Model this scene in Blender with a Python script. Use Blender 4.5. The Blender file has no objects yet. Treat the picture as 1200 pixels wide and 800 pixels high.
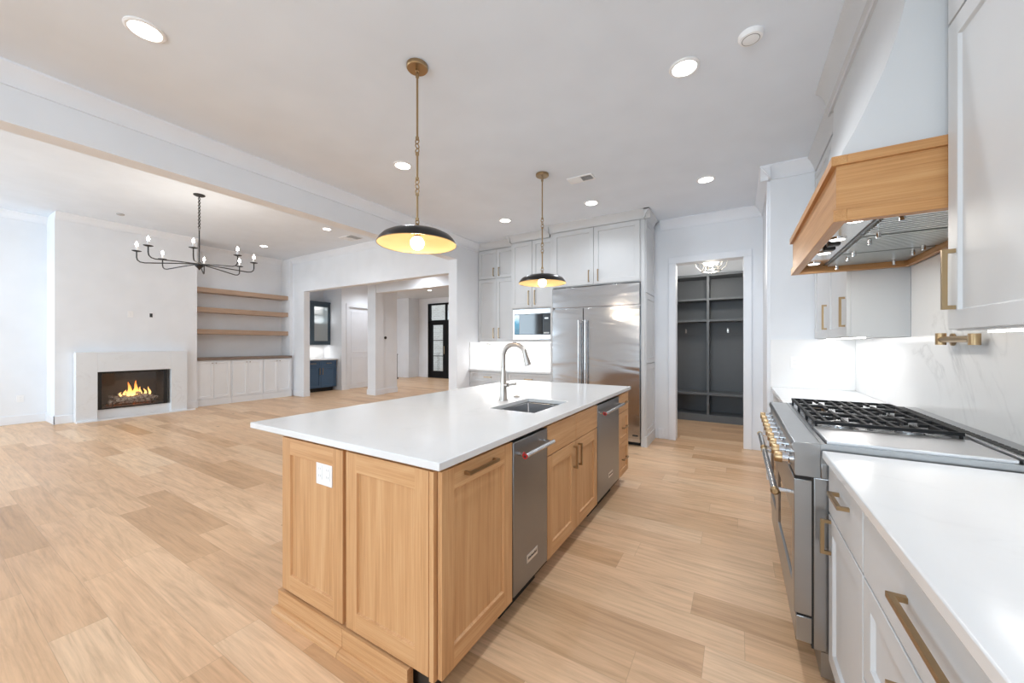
import bpy, bmesh, math, random
from mathutils import Vector, Matrix
random.seed(7)
R = math.radians
PI = math.pi
C = bpy.context.scene.collection
scn = bpy.context.scene

# ------------------------------------------------------------------ camera
cam_d = bpy.data.cameras.new('camera')
cam = bpy.data.objects.new('camera', cam_d); C.objects.link(cam)
cam.location = (0, 0, 1.33)
cam.rotation_euler = (R(90), 0, R(31.0))
cam_d.sensor_width = 36.0
cam_d.lens = 438.0 / 1200 * 36.0
cam_d.shift_y = 3.0 / 1200
cam_d.clip_start = 0.02
scn.camera = cam

# ------------------------------------------------------------------ world, exposure, daylight
scn.view_settings.view_transform = 'Standard'
scn.view_settings.look = 'None'
scn.view_settings.exposure = 0.27
scn.view_settings.gamma = 1.0
scn.view_settings.use_curve_mapping = False
try:
    scn.cycles.use_denoising = True
    scn.cycles.max_bounces = 12
    scn.cycles.diffuse_bounces = 7
    scn.cycles.glossy_bounces = 5
    scn.cycles.transparent_max_bounces = 8
    scn.cycles.sample_clamp_indirect = 6.0
    scn.cycles.caustics_reflective = False
    scn.cycles.caustics_refractive = False
except Exception:
    pass
w = bpy.data.worlds.new('world'); scn.world = w
w.use_nodes = True
w.node_tree.nodes['Background'].inputs[0].default_value = (0.80, 0.90, 1.0, 1)
w.node_tree.nodes['Background'].inputs[1].default_value = 1.8

CEIL_K, CEIL_L = 3.05, 3.52
BACK = -3.6

def area(name, loc, rot, sx, sy, power, col, parent=None, spread=180):
    d = bpy.data.lights.new(name, 'AREA'); d.shape = 'RECTANGLE'; d.size = sx; d.size_y = sy
    d.energy = power; d.color = col; d.spread = R(spread)
    o = bpy.data.objects.new(name, d); C.objects.link(o)
    o.rotation_euler = rot
    if parent:
        o.parent = parent; o.location = Vector(loc) - parent.matrix_world_loc if hasattr(parent, 'matrix_world_loc') else Vector(loc) - org(parent)
    else:
        o.location = loc
    return o

DAY = (0.69, 0.865, 1.0)
WINDOWS = [(-9.1, -7.2, 0.1, 2.9), (-1.9, -0.1, 0.8, 2.6)]
for (x0, x1, z0, z1) in WINDOWS:
    area('daylight', ((x0+x1)/2, BACK-0.02, (z0+z1)/2), (R(90), 0, 0), x1-x0, z1-z0, 29*(x1-x0)*(z1-z0), DAY)

# ------------------------------------------------------------------ helpers
def org(o):
    v = Vector((0, 0, 0))
    while o is not None:
        v += o.location; o = o.parent
    return v

class MB:
    def __init__(s): s.bm = bmesh.new(); s.mi = 0
    def face(s, vs, mi=None):
        try:
            f = s.bm.faces.new(vs); f.material_index = s.mi if mi is None else mi; return f
        except ValueError:
            return None
    def box(s, x0, x1, y0, y1, z0, z1):
        if x0 > x1: x0, x1 = x1, x0
        if y0 > y1: y0, y1 = y1, y0
        if z0 > z1: z0, z1 = z1, z0
        v = [s.bm.verts.new(p) for p in ((x0,y0,z0),(x1,y0,z0),(x1,y1,z0),(x0,y1,z0),(x0,y0,z1),(x1,y0,z1),(x1,y1,z1),(x0,y1,z1))]
        for q in ((3,2,1,0),(4,5,6,7),(0,1,5,4),(1,2,6,5),(2,3,7,6),(3,0,4,7)):
            s.face([v[i] for i in q])
        return s
    def tube(s, pts, r, n=10, caps=True):
        """pts list of points, r radius or list"""
        pts = [Vector(p) for p in pts]
        rs = r if isinstance(r, (list, tuple)) else [r]*len(pts)
        rings = []; up = None
        for i, p in enumerate(pts):
            t = (pts[min(i+1, len(pts)-1)] - pts[max(i-1, 0)]).normalized()
            if up is None:
                a = Vector((0,0,1)) if abs(t.z) < .9 else Vector((1,0,0))
                up = (a - t*a.dot(t)).normalized()
            else:
                up = (up - t*up.dot(t)).normalized()
            b = t.cross(up)
            rings.append([s.bm.verts.new(p + (up*math.cos(2*PI*k/n) + b*math.sin(2*PI*k/n))*rs[i]) for k in range(n)])
        for i in range(len(rings)-1):
            for k in range(n):
                s.face([rings[i][k], rings[i][(k+1)%n], rings[i+1][(k+1)%n], rings[i+1][k]])
        if caps:
            s.face(list(reversed(rings[0]))); s.face(rings[-1])
        return s
    def lathe(s, prof, c, n=32, axis='z', caps=True):
        """prof: list of (r, h) along axis from c"""
        c = Vector(c)
        def P(r, h, a):
            if axis == 'z': return c + Vector((r*math.cos(a), r*math.sin(a), h))
            if axis == 'x': return c + Vector((h, r*math.cos(a), r*math.sin(a)))
            return c + Vector((r*math.cos(a), h, r*math.sin(a)))
        rings = []
        for (r, h) in prof:
            if r < 1e-6: rings.append([s.bm.verts.new(P(0, h, 0))])
            else: rings.append([s.bm.verts.new(P(r, h, 2*PI*k/n)) for k in range(n)])
        for i in range(len(rings)-1):
            A, B = rings[i], rings[i+1]
            for k in range(n):
                k2 = (k+1) % n
                if len(A) == 1 and len(B) == 1: continue
                if len(A) == 1: s.face([A[0], B[k2], B[k]])
                elif len(B) == 1: s.face([A[k], A[k2], B[0]])
                else: s.face([A[k], A[k2], B[k2], B[k]])
        if caps:
            if len(rings[0]) > 1: s.face(list(reversed(rings[0])))
            if len(rings[-1]) > 1: s.face(rings[-1])
        return s
    def torus(s, c, R0, r, n=28, m=8, axis='z', sy=1.0):
        c = Vector(c); g = []
        for i in range(n):
            a = 2*PI*i/n; row = []
            for j in range(m):
                b = 2*PI*j/m
                q = Vector(((R0 + r*math.cos(b))*math.cos(a), (R0*sy + r*math.cos(b))*math.sin(a), r*math.sin(b)))
                if axis == 'x': q = Vector((q.z, q.x, q.y))
                elif axis == 'y': q = Vector((q.x, q.z, q.y))
                row.append(s.bm.verts.new(c + q))
            g.append(row)
        for i in range(n):
            for j in range(m):
                s.face([g[i][j], g[(i+1)%n][j], g[(i+1)%n][(j+1)%m], g[i][(j+1)%m]])
        return s
    def prism(s, poly, axis, a, b):
        """poly: 2-D outline in the plane across axis; (x: (y,z), y: (x,z), z: (x,y))"""
        def P(p, h):
            if axis == 'x': return (h, p[0], p[1])
            if axis == 'y': return (p[0], h, p[1])
            return (p[0], p[1], h)
        A = [s.bm.verts.new(P(p, a)) for p in poly]; B = [s.bm.verts.new(P(p, b)) for p in poly]
        n = len(poly)
        s.face(A); s.face(list(reversed(B)))
        for i in range(n): s.face([A[i], B[i], B[(i+1)%n], A[(i+1)%n]])
        return s
    def grid_slab(s, us, vs, d0, d1, rec, mp, center_hole=False, rail_mi=None, cmi=None):
        """3x3 cell board: us, vs have 4 stops; front at d1, centre cell at rec (or a hole); mp(u,v,d)->xyz"""
        F = [[s.bm.verts.new(mp(u, v, d1)) for v in vs] for u in us]
        Bk = [[s.bm.verts.new(mp(u, v, d0)) for v in vs] for u in us]
        for i in range(3):
            for j in range(3):
                if i == 1 and j == 1: continue
                mi = rail_mi if (rail_mi is not None and i == 1) else None
                s.face([F[i][j], F[i+1][j], F[i+1][j+1], F[i][j+1]], mi)
                if center_hole: s.face([Bk[i][j+1], Bk[i+1][j+1], Bk[i+1][j], Bk[i][j]])
        if not center_hole:
            for i in range(3):
                for j in range(3): s.face([Bk[i][j+1], Bk[i+1][j+1], Bk[i+1][j], Bk[i][j]])
        for i in range(3):
            s.face([F[i+1][0], F[i][0], Bk[i][0], Bk[i+1][0]]); s.face([F[i][3], F[i+1][3], Bk[i+1][3], Bk[i][3]])
            s.face([F[0][i], F[0][i+1], Bk[0][i+1], Bk[0][i]]); s.face([F[3][i+1], F[3][i], Bk[3][i], Bk[3][i+1]])
        ring = [(1,1),(2,1),(2,2),(1,2)]
        if center_hole: inner = [Bk[i][j] for i, j in ring]
        else:
            e = 0.004
            cu = {1: us[1]+e, 2: us[2]-e}; cv = {1: vs[1]+e, 2: vs[2]-e}
            inner = [s.bm.verts.new(mp(cu[i], cv[j], rec)) for i, j in ring]
            s.face(inner, cmi)
        for k in range(4):
            a, b = ring[k], ring[(k+1)%4]
            s.face([F[a[0]][a[1]], F[b[0]][b[1]], inner[(k+1)%4], inner[k]])
        return s
    def build(s, name, mat, parent=None, label=None, kind=None, bevel=0, seg=2, loc=None):
        bmesh.ops.recalc_face_normals(s.bm, faces=s.bm.faces[:])
        me = bpy.data.meshes.new(name)
        s.bm.to_mesh(me); s.bm.free()
        mats = mat if isinstance(mat, (list, tuple)) else [mat]
        for m in mats: me.materials.append(m)
        o = bpy.data.objects.new(name, me); C.objects.link(o)
        if parent is not None:
            o.parent = parent; off = org(parent)
        elif loc is not None:
            o.location = loc; off = Vector(loc)
        else: off = Vector((0,0,0))
        me.transform(Matrix.Translation(-off))
        me.shade_smooth()
        me.set_sharp_from_angle(angle=R(32))
        if bevel:
            b = o.modifiers.new('bevel', 'BEVEL'); b.width = bevel; b.segments = seg; b.limit_method = 'ANGLE'; b.angle_limit = R(40)
        if label: o['label'] = label
        if kind: o['kind'] = kind
        return o

def thing(name, loc, label, cat, group=None):
    o = bpy.data.objects.new(name, None); C.objects.link(o); o.location = loc
    o.empty_display_size = 0.1
    o['label'] = label; o['category'] = cat
    if group: o['group'] = group
    return o
def tag(o, label, cat, group=None):
    o['label'] = label; o['category'] = cat
    if group: o['group'] = group
    return o
def struct(name, mb, mat, bevel=0):
    return mb.build(name, mat, kind='structure', bevel=bevel)
def dup(o, loc=None, label=None, parent=None):
    c = o.copy(); C.objects.link(c)
    if parent: c.parent = parent
    for ch in list(o.children): dup(ch, parent=c)
    if loc is not None: c.location = loc
    if label: c['label'] = label
    return c
def bx(*a): return MB().box(*a)

# facing maps: u along the front, v up, d outwards
def face_map(direction, plane):
    if direction == '+x': return lambda u, v, d: (plane + d, u, v)
    if direction == '-x': return lambda u, v, d: (plane - d, u, v)
    if direction == '-y': return lambda u, v, d: (u, plane - d, v)
    return lambda u, v, d: (u, plane + d, v)
def shaker(direction, plane, u0, u1, z0, z1, t=0.02, stile=0.06, rec=0.011, rail=None, rail_mi=None):
    rail = stile if rail is None else rail
    m = MB()
    m.grid_slab([u0, u0+stile, u1-stile, u1], [z0, z0+rail, z1-rail, z1], 0, t, t-rec, face_map(direction, plane), rail_mi=rail_mi)
    return m
def fbox(m, direction, plane, u0, u1, v0, v1, d0, d1):
    f = face_map(direction, plane); a = f(u0, v0, d0); b = f(u1, v1, d1)
    return m.box(a[0], b[0], a[1], b[1], a[2], b[2])
def pull(direction, plane, u0, u1, v0, v1, out=0.032, th=0.011):
    """square bar pull; the long way decides the direction of the bar"""
    m = MB()
    fbox(m, direction, plane, u0, u1, v0, v1, out-th, out)
    if abs(v1-v0) > abs(u1-u0):
        fbox(m, direction, plane, u0, u1, v0, v0+th, 0, out-th); fbox(m, direction, plane, u0, u1, v1-th, v1, 0, out-th)
    else:
        fbox(m, direction, plane, u0, u0+th, v0, v1, 0, out-th); fbox(m, direction, plane, u1-th, u1, v0, v1, 0, out-th)
    return m

# ------------------------------------------------------------------ materials
def mat(name, base=(.8,.8,.8), rough=.5, metal=0.0, spec=.5, emis=None, estr=0):
    m = bpy.data.materials.new(name); m.use_nodes = True
    b = m.node_tree.nodes['Principled BSDF']
    b.inputs['Base Color'].default_value = (*base, 1); b.inputs['Roughness'].default_value = rough
    b.inputs['Metallic'].default_value = metal; b.inputs['Specular IOR Level'].default_value = spec
    if emis:
        b.inputs['Emission Color'].default_value = (*emis, 1); b.inputs['Emission Strength'].default_value = estr
    return m
class NT:
    def __init__(s, m):
        s.t = m.node_tree; s.b = s.t.nodes['Principled BSDF']
        s.co = s.t.nodes.new('ShaderNodeTexCoord').outputs['Object']
    def new(s, t, **k):
        n = s.t.nodes.new(t)
        for a, b in k.items(): setattr(n, a, b)
        return n
    def L(s, a, b): s.t.links.new(a, b)
    def put(s, sock, v):
        if isinstance(v, (int, float, tuple)): sock.default_value = v
        else: s.L(v, sock)
    def M(s, op, a, b=0.0, c=None):
        n = s.new('ShaderNodeMath', operation=op); s.put(n.inputs[0], a); s.put(n.inputs[1], b)
        if c is not None: s.put(n.inputs[2], c)
        return n.outputs[0]
    def scale(s, v, sc):
        n = s.new('ShaderNodeMapping'); s.L(v, n.inputs[0]); n.inputs['Scale'].default_value = sc; return n.outputs[0]
    def noise(s, v, scale=5, detail=4, rough=.5, dist=0, dim='3D'):
        n = s.new('ShaderNodeTexNoise', noise_dimensions=dim); s.L(v, n.inputs['Vector'])
        n.inputs['Scale'].default_value = scale; n.inputs['Detail'].default_value = detail
        n.inputs['Roughness'].default_value = rough; n.inputs['Distortion'].default_value = dist
        return n.outputs['Fac']
    def ramp(s, f, stops, interp='LINEAR'):
        n = s.new('ShaderNodeValToRGB'); s.put(n.inputs[0], f); n.color_ramp.interpolation = interp
        e = n.color_ramp.elements
        while len(e) < len(stops): e.new(.5)
        for el, (p, c) in zip(e, stops):
            el.position = p; el.color = (*c, 1) if len(c) == 3 else c
        return n.outputs[0]
    def mix(s, f, a, b, mode='MIX'):
        n = s.new('ShaderNodeMix', data_type='RGBA', blend_type=mode)
        s.put(n.inputs[0], f)
        for i, v in ((6, a), (7, b)):
            if isinstance(v, tuple): n.inputs[i].default_value = (*v, 1) if len(v) == 3 else v
            else: s.L(v, n.inputs[i])
        return n.outputs[2]
    def bump(s, h, strength=.2, dist=.01):
        n = s.new('ShaderNodeBump'); n.inputs['Strength'].default_value = strength; n.inputs['Distance'].default_value = dist
        s.L(h, n.inputs['Height']); s.L(n.outputs[0], s.b.inputs['Normal'])

def paint(name, base, rough=.55, amp=.02):
    m = mat(name, base, rough, spec=.35); n = NT(m)
    f = n.noise(n.scale(n.co, (1,1,1)), 3, 2)
    a = tuple(c*(1-amp) for c in base); b = tuple(min(1, c*(1+amp)) for c in base)
    n.L(n.ramp(f, [(.3, a), (.7, b)]), n.b.inputs['Base Color'])
    n.bump(n.noise(n.co, 260, 2), .04, .002)
    return m
M_wall = paint('white_wall_paint', (.79, .81, .84), .6)
M_ceil = paint('ceiling_paint', (.76, .81, .872), .7)
M_trim = paint('white_trim_paint', (.80, .82, .855), .4)
M_cab = paint('pale_grey_cabinet_paint', (.60, .605, .61), .5)
M_cabw = paint('white_cabinet_paint', (.82, .85, .885), .38)
M_navy = paint('navy_blue_cabinet_paint', (.065, .12, .20), .4)
M_slate = paint('slate_cabinet_paint', (.065, .095, .12), .4)
M_lock = paint('charcoal_locker_paint', (.14, .152, .165), .45)
M_black = mat('black_iron', (.012, .012, .013), .45)
M_iron = mat('cast_iron', (.012, .012, .013), .6, spec=.25)
M_blackm = mat('black_door_paint', (.006, .0055, .0055), .6, spec=.2)
M_dark = mat('dark_gap', (.02, .017, .015), .8)
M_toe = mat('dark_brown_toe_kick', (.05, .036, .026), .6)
M_white = mat('white_plastic', (.85, .85, .85), .35)
M_hole = mat('dark_slots', (.03, .03, .03), .7)
M_slot = mat('socket_slots', (.50, .50, .51), .6)
M_ash = mat('firebox_steel', (.095, .105, .12), .5)

def oak(name, grain, c0, c1, c2):
    m = mat(name, c1, .42, spec=.35); n = NT(m)
    sc = {'z': (34, 34, 1.6), 'x': (1.6, 34, 34), 'y': (34, 1.6, 34)}[grain]
    fine = {'z': (240, 240, 3), 'x': (3, 240, 240), 'y': (240, 3, 240)}[grain]
    g = n.noise(n.scale(n.co, sc), 1, 5, .6, .4)
    f = n.noise(n.scale(n.co, fine), 1, 3, .6)
    big = n.noise(n.scale(n.co, tuple(v*.12 for v in sc)), 1, 2)
    k = n.M('ADD', n.M('MULTIPLY', g, .45), n.M('ADD', n.M('MULTIPLY', f, .35), n.M('MULTIPLY', big, .2)))
    n.L(n.ramp(k, [(.34, c0), (.5, c1), (.66, c2)]), n.b.inputs['Base Color'])
    n.bump(f, .12, .003)
    return m
OC = ((.43, .215, .085), (.575, .315, .145), (.67, .415, .215))
M_oakz = oak('oak_vertical_grain', 'z', *OC)
M_oakx = oak('oak_grain_along_width', 'x', *OC)
M_oaky = oak('oak_grain_along_depth', 'y', *OC)
HC = ((.38, .175, .06), (.51, .26, .10), (.60, .345, .15))  # same oak as OC, darkened to put the hood's dimmer light into the colour
M_hoody = oak('hood_oak_shaded_along_depth', 'y', *HC)
M_hoodx = oak('hood_oak_shaded_along_width', 'x', *HC)
SC = ((.33, .22, .155), (.43, .30, .215), (.52, .38, .285))
M_shelf = oak('shelf_oak', 'y', *SC)
TC = ((.16, .12, .10), (.22, .17, .14), (.28, .21, .17))
M_shelft = oak('brown_stained_top', 'y', *TC)

def floor_mat():
    m = mat('wide_oak_plank_floor', (.6,.4,.25), .34, spec=.4); n = NT(m)
    s = n.new('ShaderNodeSeparateXYZ'); n.L(n.co, s.inputs[0]); x, y = s.outputs[0], s.outputs[1]
    W, Ln = 0.186, 1.25
    yr = n.M('DIVIDE', n.M('ADD', y, 40.0), W); row = n.M('FLOOR', yr)
    wn = n.new('ShaderNodeTexWhiteNoise', noise_dimensions='1D'); n.L(row, wn.inputs['W'])
    xr = n.M('ADD', n.M('DIVIDE', n.M('ADD', x, 40.0), Ln), n.M('MULTIPLY', wn.outputs['Value'], 7.0))
    cell = n.M('FLOOR', xr)
    cv = n.new('ShaderNodeCombineXYZ'); n.L(row, cv.inputs[0]); n.L(cell, cv.inputs[1])
    w2 = n.new('ShaderNodeTexWhiteNoise', noise_dimensions='2D'); n.L(cv.outputs[0], w2.inputs['Vector'])
    idv = w2.outputs['Value']
    tone = n.ramp(idv, [(0, (.54, .325, .175)), (.2, (.69, .44, .26)), (.45, (.745, .50, .31)), (.7, (.62, .38, .21)), (.85, (.79, .56, .365)), (1, (.70, .45, .265))])
    off = n.new('ShaderNodeCombineXYZ'); n.L(n.M('MULTIPLY', idv, 37.0), off.inputs[2]); n.L(n.M('MULTIPLY', idv, 11.0), off.inputs[0])
    va = n.new('ShaderNodeVectorMath', operation='ADD'); n.L(n.scale(n.co, (1.1, 9.0, 1)), va.inputs[0]); n.L(off.outputs[0], va.inputs[1])
    g = n.noise(va.outputs[0], 1.3, 6, .62, 1.6)
    vb = n.new('ShaderNodeVectorMath', operation='ADD'); n.L(n.scale(n.co, (3.0, 90.0, 1)), vb.inputs[0]); n.L(off.outputs[0], vb.inputs[1])
    f = n.noise(vb.outputs[0], 1.0, 4, .6, .3)
    gr = n.ramp(g, [(.28, (.80, .77, .74)), (.5, (1, 1, 1)), (.72, (1.10, 1.12, 1.14))])
    col = n.mix(1.0, tone, gr, 'MULTIPLY')
    fr = n.ramp(f, [(.3, (.88, .865, .85)), (.62, (1.05, 1.05, 1.05))])
    col = n.mix(1.0, col, fr, 'MULTIPLY')
    vk = n.new('ShaderNodeTexVoronoi'); vk.inputs['Scale'].default_value = 1.0
    n.L(n.scale(n.co, (1.3, 3.2, 1)), vk.inputs['Vector'])
    kn = n.ramp(vk.outputs['Distance'], [(.0, (1, 1, 1)), (.05, (.25, .25, .25)), (.09, (0, 0, 0))])
    col = n.mix(n.M('MULTIPLY', kn, n.M('GREATER_THAN', idv, .72)), col, (.20, .12, .07))
    fy = n.M('FRACT', yr); fx = n.M('FRACT', xr)
    sy = n.M('LESS_THAN', n.M('MINIMUM', fy, n.M('SUBTRACT', 1.0, fy)), .007)
    sx = n.M('LESS_THAN', n.M('MINIMUM', fx, n.M('SUBTRACT', 1.0, fx)), .0012)
    seam = n.M('MAXIMUM', sy, sx)
    col = n.mix(n.M('MULTIPLY', seam, .32), col, (.30, .19, .11))
    n.L(col, n.b.inputs['Base Color'])
    n.L(n.M('ADD', n.M('MULTIPLY', f, .12), .30), n.b.inputs['Roughness'])
    h = n.M('SUBTRACT', n.M('MULTIPLY', f, .12), n.M('MULTIPLY', seam, 1.0))
    n.bump(h, .25, .002)
    return m
M_floor = floor_mat()

def quartz(name, base=(.77,.77,.77), vein=(.66,.66,.665), rough=.16, sc=1.2, amount=.55):
    m = mat(name, base, rough, spec=.5); n = NT(m)
    d = n.noise(n.co, sc*1.5, 6, .6, .8)
    v = n.M('ABSOLUTE', n.M('SUBTRACT', n.noise(n.co, sc, 5, .6, 1.4), .5))
    line = n.ramp(v, [(0, (1,1,1)), (.012, (.4,.4,.4)), (.035, (0,0,0))])
    mask = n.ramp(d, [(.46, (0,0,0)), (.68, (1,1,1))])
    k = n.M('MULTIPLY', n.M('MULTIPLY', line, mask), amount)
    cl = n.ramp(n.noise(n.co, 2.0, 4), [(.3, tuple(c*.97 for c in base)), (.7, base)])
    n.L(n.mix(k, cl, vein), n.b.inputs['Base Color'])
    return m
M_quartz = quartz('white_quartz', (.74, .742, .745), (.62, .62, .625))
M_splash = quartz('veined_quartz_backsplash', (.82,.82,.82), (.60,.60,.605), .2, 1.0, .8)
M_surr = quartz('quartz_fireplace_surround', (.775,.805,.835), (.62,.62,.63), .25, 1.4, .5)

def steel(name, base=(.58,.585,.60), rough=.26, wave=0, axis='z'):
    m = mat(name, base, rough, 1.0); n = NT(m)
    sc = {'z': (6, 6, 420), 'x': (420, 6, 6), 'y': (6, 420, 6)}[axis]
    f = n.noise(n.scale(n.co, sc), 1, 3, .6)
    n.L(n.M('ADD', n.M('MULTIPLY', f, .10), rough-.05), n.b.inputs['Roughness'])
    if wave:
        h = n.noise(n.scale(n.co, (1.6, 1.6, 5.5)), 1, 1, .4, .6)
        n.bump(h, wave, .05)
    return m
M_steel = steel('brushed_stainless_steel')
M_fridge = steel('fridge_stainless_steel', (.50,.50,.51), .20, .22)
M_steeld = steel('dark_stainless_front', (.28,.285,.295), .30)
M_steelr = steel('range_stainless', (.38,.39,.40), .3)
M_chrome = mat('polished_chrome', (.8,.82,.85), .08, 1.0)
M_nickel = mat('brushed_nickel', (.46, .42, .385), .28, 1.0)
M_brass = mat('aged_brass', (.40,.28,.155), .34, 1.0)
M_gold = mat('gold_leaf_inside', (.74, .53, .26), .45, .7)
M_bronze = mat('dark_bronze_shade', (.022,.020,.020), .30, .35)
M_glass_dark = mat('black_oven_glass', (.012,.012,.014), .06, 0, .6)
M_red = mat('red_enamel', (.45,.02,.02), .3)
M_alu = mat('aluminium_baffle', (.74,.76,.74), .28, 1.0)

def clear_glass(name, tint=(.95,.98,.98), gloss=.12):
    m = bpy.data.materials.new(name); m.use_nodes = True; t = m.node_tree; t.nodes.clear()
    o = t.nodes.new('ShaderNodeOutputMaterial'); mx = t.nodes.new('ShaderNodeMixShader')
    a = t.nodes.new('ShaderNodeBsdfTransparent'); a.inputs[0].default_value = (*tint, 1)
    g = t.nodes.new('ShaderNodeBsdfGlossy'); g.inputs['Roughness'].default_value = .03
    mx.inputs[0].default_value = gloss
    t.links.new(a.outputs[0], mx.inputs[1]); t.links.new(g.outputs[0], mx.inputs[2]); t.links.new(mx.outputs[0], o.inputs[0])
    return m
M_glass = clear_glass('clear_glass')
M_lens = mat('lit_lens', (1,1,1), .5, emis=(1, .97, .92), estr=9)
M_bulb = mat('lit_bulb', (1,1,1), .4, emis=(1, .90, .74), estr=14)
M_bulbc = mat('lit_candle_bulb', (1,1,1), .4, emis=(1, .95, .88), estr=40)
M_led = mat('led_strip', (1,1,1), .4, emis=(1, .97, .93), estr=6)

def lamp(kind, loc, energy, col, parent, radius=.05, spot=None, rot=(0,0,0)):
    d = bpy.data.lights.new('lamp_light', kind); d.energy = energy; d.color = col
    d.shadow_soft_size = radius
    if spot: d.spot_size = R(spot); d.spot_blend = .8
    o = bpy.data.objects.new('lamp_light', d); C.objects.link(o)
    o.parent = parent; o.location = Vector(loc) - org(parent); o.rotation_euler = rot
    return o

# ================================================================== THE ROOM
struct('floor', bx(-13.6, 1.6, -3.8, 11.4, -.1, 0), M_floor)
# ceilings
m = MB(); m.box(-3.86, 1.2, -3.75, 5.75, CEIL_K, CEIL_K+.12)
struct('ceiling', m, M_ceil)
struct('ceiling_living', bx(-10.5, -4.02, -3.75, 5.55, CEIL_L, CEIL_L+.12), M_ceil)
struct('ceiling_foyer', bx(-13.6, -3.86, 5.52, 11.4, CEIL_K+.1, CEIL_K+.25), M_ceil)
struct('ceiling_mudroom', bx(-2.0, 1.2, 5.75, 8.0, 2.95, 3.05), M_ceil)
# dropped beam between kitchen and living room, with its two-step crown
struct('trim_beam', bx(-4.03, -3.86, -3.7, 4.70, 2.70, CEIL_L+.02), M_wall)
def crown_y(x, sgn, y0, y1, ztop, h=.125, p=.085, xback=None):
    """crown running along y; profile grows from the wall at x towards sgn"""
    pr = [(x, ztop), (x+sgn*p, ztop), (x+sgn*p, ztop-.014), (x+sgn*(p-.02), ztop-.03), (x+sgn*p*.45, ztop-h*.55), (x+sgn*.016, ztop-h+.02), (x+sgn*.016, ztop-h), (x, ztop-h)]
    return MB().prism(pr, 'y', y0, y1)
def crown_x(y, sgn, x0, x1, ztop, h=.125, p=.085):
    pr = [(y, ztop), (y+sgn*p, ztop), (y+sgn*p, ztop-.014), (y+sgn*(p-.02), ztop-.03), (y+sgn*p*.45, ztop-h*.55), (y+sgn*.016, ztop-h+.02), (y+sgn*.016, ztop-h), (y, ztop-h)]
    return MB().prism(pr, 'x', x0, x1)
struct('trim_1', crown_y(-3.86, 1, -3.6, 5.28, CEIL_K), M_trim)
struct('trim_2', crown_y(-4.03, -1, -3.6, 5.38, CEIL_L), M_trim)
# kitchen walls
struct('wall_right', bx(.92, 1.07, BACK-.1, 4.42, 0, CEIL_K), M_wall)
struct('wall_end', bx(.28, 1.07, 4.42, 5.6, 0, CEIL_K), M_wall)
m = MB(); m.box(-4.03, -.80, 5.6, 5.75, 0, CEIL_K); m.box(.165, 1.07, 5.6, 5.75, 0, CEIL_K); m.box(-.80, .165, 5.6, 5.75, 2.44, CEIL_K)
struct('wall_front', m, M_wall)
# the pier wall that ends the cabinets on the left
struct('wall_pier', bx(-4.03, -3.86, 4.70, 5.6, 0, CEIL_L+.02), M_wall)
# living room front wall with wide opening
m = MB(); m.box(-9.85, -9.34, 5.37, 5.52, 0, CEIL_L); m.box(-9.34, -4.03, 5.37, 5.52, 2.655, CEIL_L)
struct('wall_living_front', m, M_wall)
struct('wall_niche_side', bx(-10.4, -9.85, 5.30, 5.55, 0, CEIL_L), M_wall)
struct('wall_left', bx(-10.4, -10.25, BACK-.1, 5.30, 0, CEIL_L), M_wall)
# chimney breast with a firebox hole
CHX = -9.65
m = MB()
m.grid_slab([1.40, 1.84, 2.80, 3.30], [0, .17, .85, CEIL_L], -.06, 0, 0, face_map('+x', CHX), center_hole=True)
m.box(CHX-.62, CHX-.06, 1.40, 1.46, 0, CEIL_L); m.box(CHX-.62, CHX-.06, 3.24, 3.30, 0, CEIL_L)
struct('wall_chimney', m, M_wall)
# back wall with windows (behind the camera)
m = MB(); xs = -10.4
for (x0, x1, z0, z1) in WINDOWS:
    m.box(xs, x0, BACK-.15, BACK, 0, CEIL_L+.1); m.box(x0, x1, BACK-.15, BACK, 0, z0); m.box(x0, x1, BACK-.15, BACK, z1, CEIL_L+.1); xs = x1
m.box(xs, 1.07, BACK-.15, BACK, 0, CEIL_L+.1)
struct('wall_back', m, M_wall)
for i, (x0, x1, z0, z1) in enumerate(WINDOWS):
    m = MB(); c = (x0+x1)/2
    for a in (x0, c-.03, x1-.06): m.box(a, a+.06, BACK-.12, BACK-.06, z0, z1)
    for z in (z0, z1-.06): m.box(x0, x1, BACK-.121, BACK-.061, z, z+.06)
    struct('window_%d' % (i+1), m, M_blackm)
# far spaces: bar niche, pantry wall, column, header, foyer
struct('wall_bar_back', bx(-10.75, -10.62, 5.55, 6.70, 0, CEIL_K+.1), M_wall)
struct('wall_pantry', MB().box(-10.62, -9.75, 6.70, 6.80, 0, CEIL_K+.1).box(-9.85, -9.75, 6.80, 6.94, 0, CEIL_K+.1).box(-9.85, -9.75, 7.72, 8.2, 0, CEIL_K+.1).box(-9.85, -9.75, 6.94, 7.72, 2.42, CEIL_K+.1), M_wall)
struct('wall_column', bx(-8.33, -8.02, 6.48, 6.74, 0, CEIL_K+.1), M_wall)
struct('wall_thermostat', bx(-8.30, -8.10, 6.74, 7.27, 0, CEIL_K+.1), M_wall)
struct('trim_header', bx(-8.02, -3.86, 6.50, 6.70, 2.66, CEIL_K+.1), M_wall)
struct('wall_foyer_right', bx(-3.98, -3.86, 5.75, 11.3, 0, CEIL_K+.1), M_wall)
struct('wall_foyer_left', bx(-13.4, -11.1, 10.55, 10.7, 0, CEIL_K+.1), M_wall)
struct('wall_stair', bx(-13.55, -13.4, 6.8, 10.7, 0, CEIL_K+.1), M_wall)
m = MB(); m.box(-11.2, -10.58, 11.1, 11.25, 0, CEIL_K+.1); m.box(-8.75, -3.9, 11.1, 11.25, 0, CEIL_K+.1); m.box(-10.58, -8.75, 11.1, 11.25, 2.93, CEIL_K+.1)
m.box(-11.2, -11.1, 10.7, 11.1, 0, CEIL_K+.1)
struct('wall_entry', m, M_wall)
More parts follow.
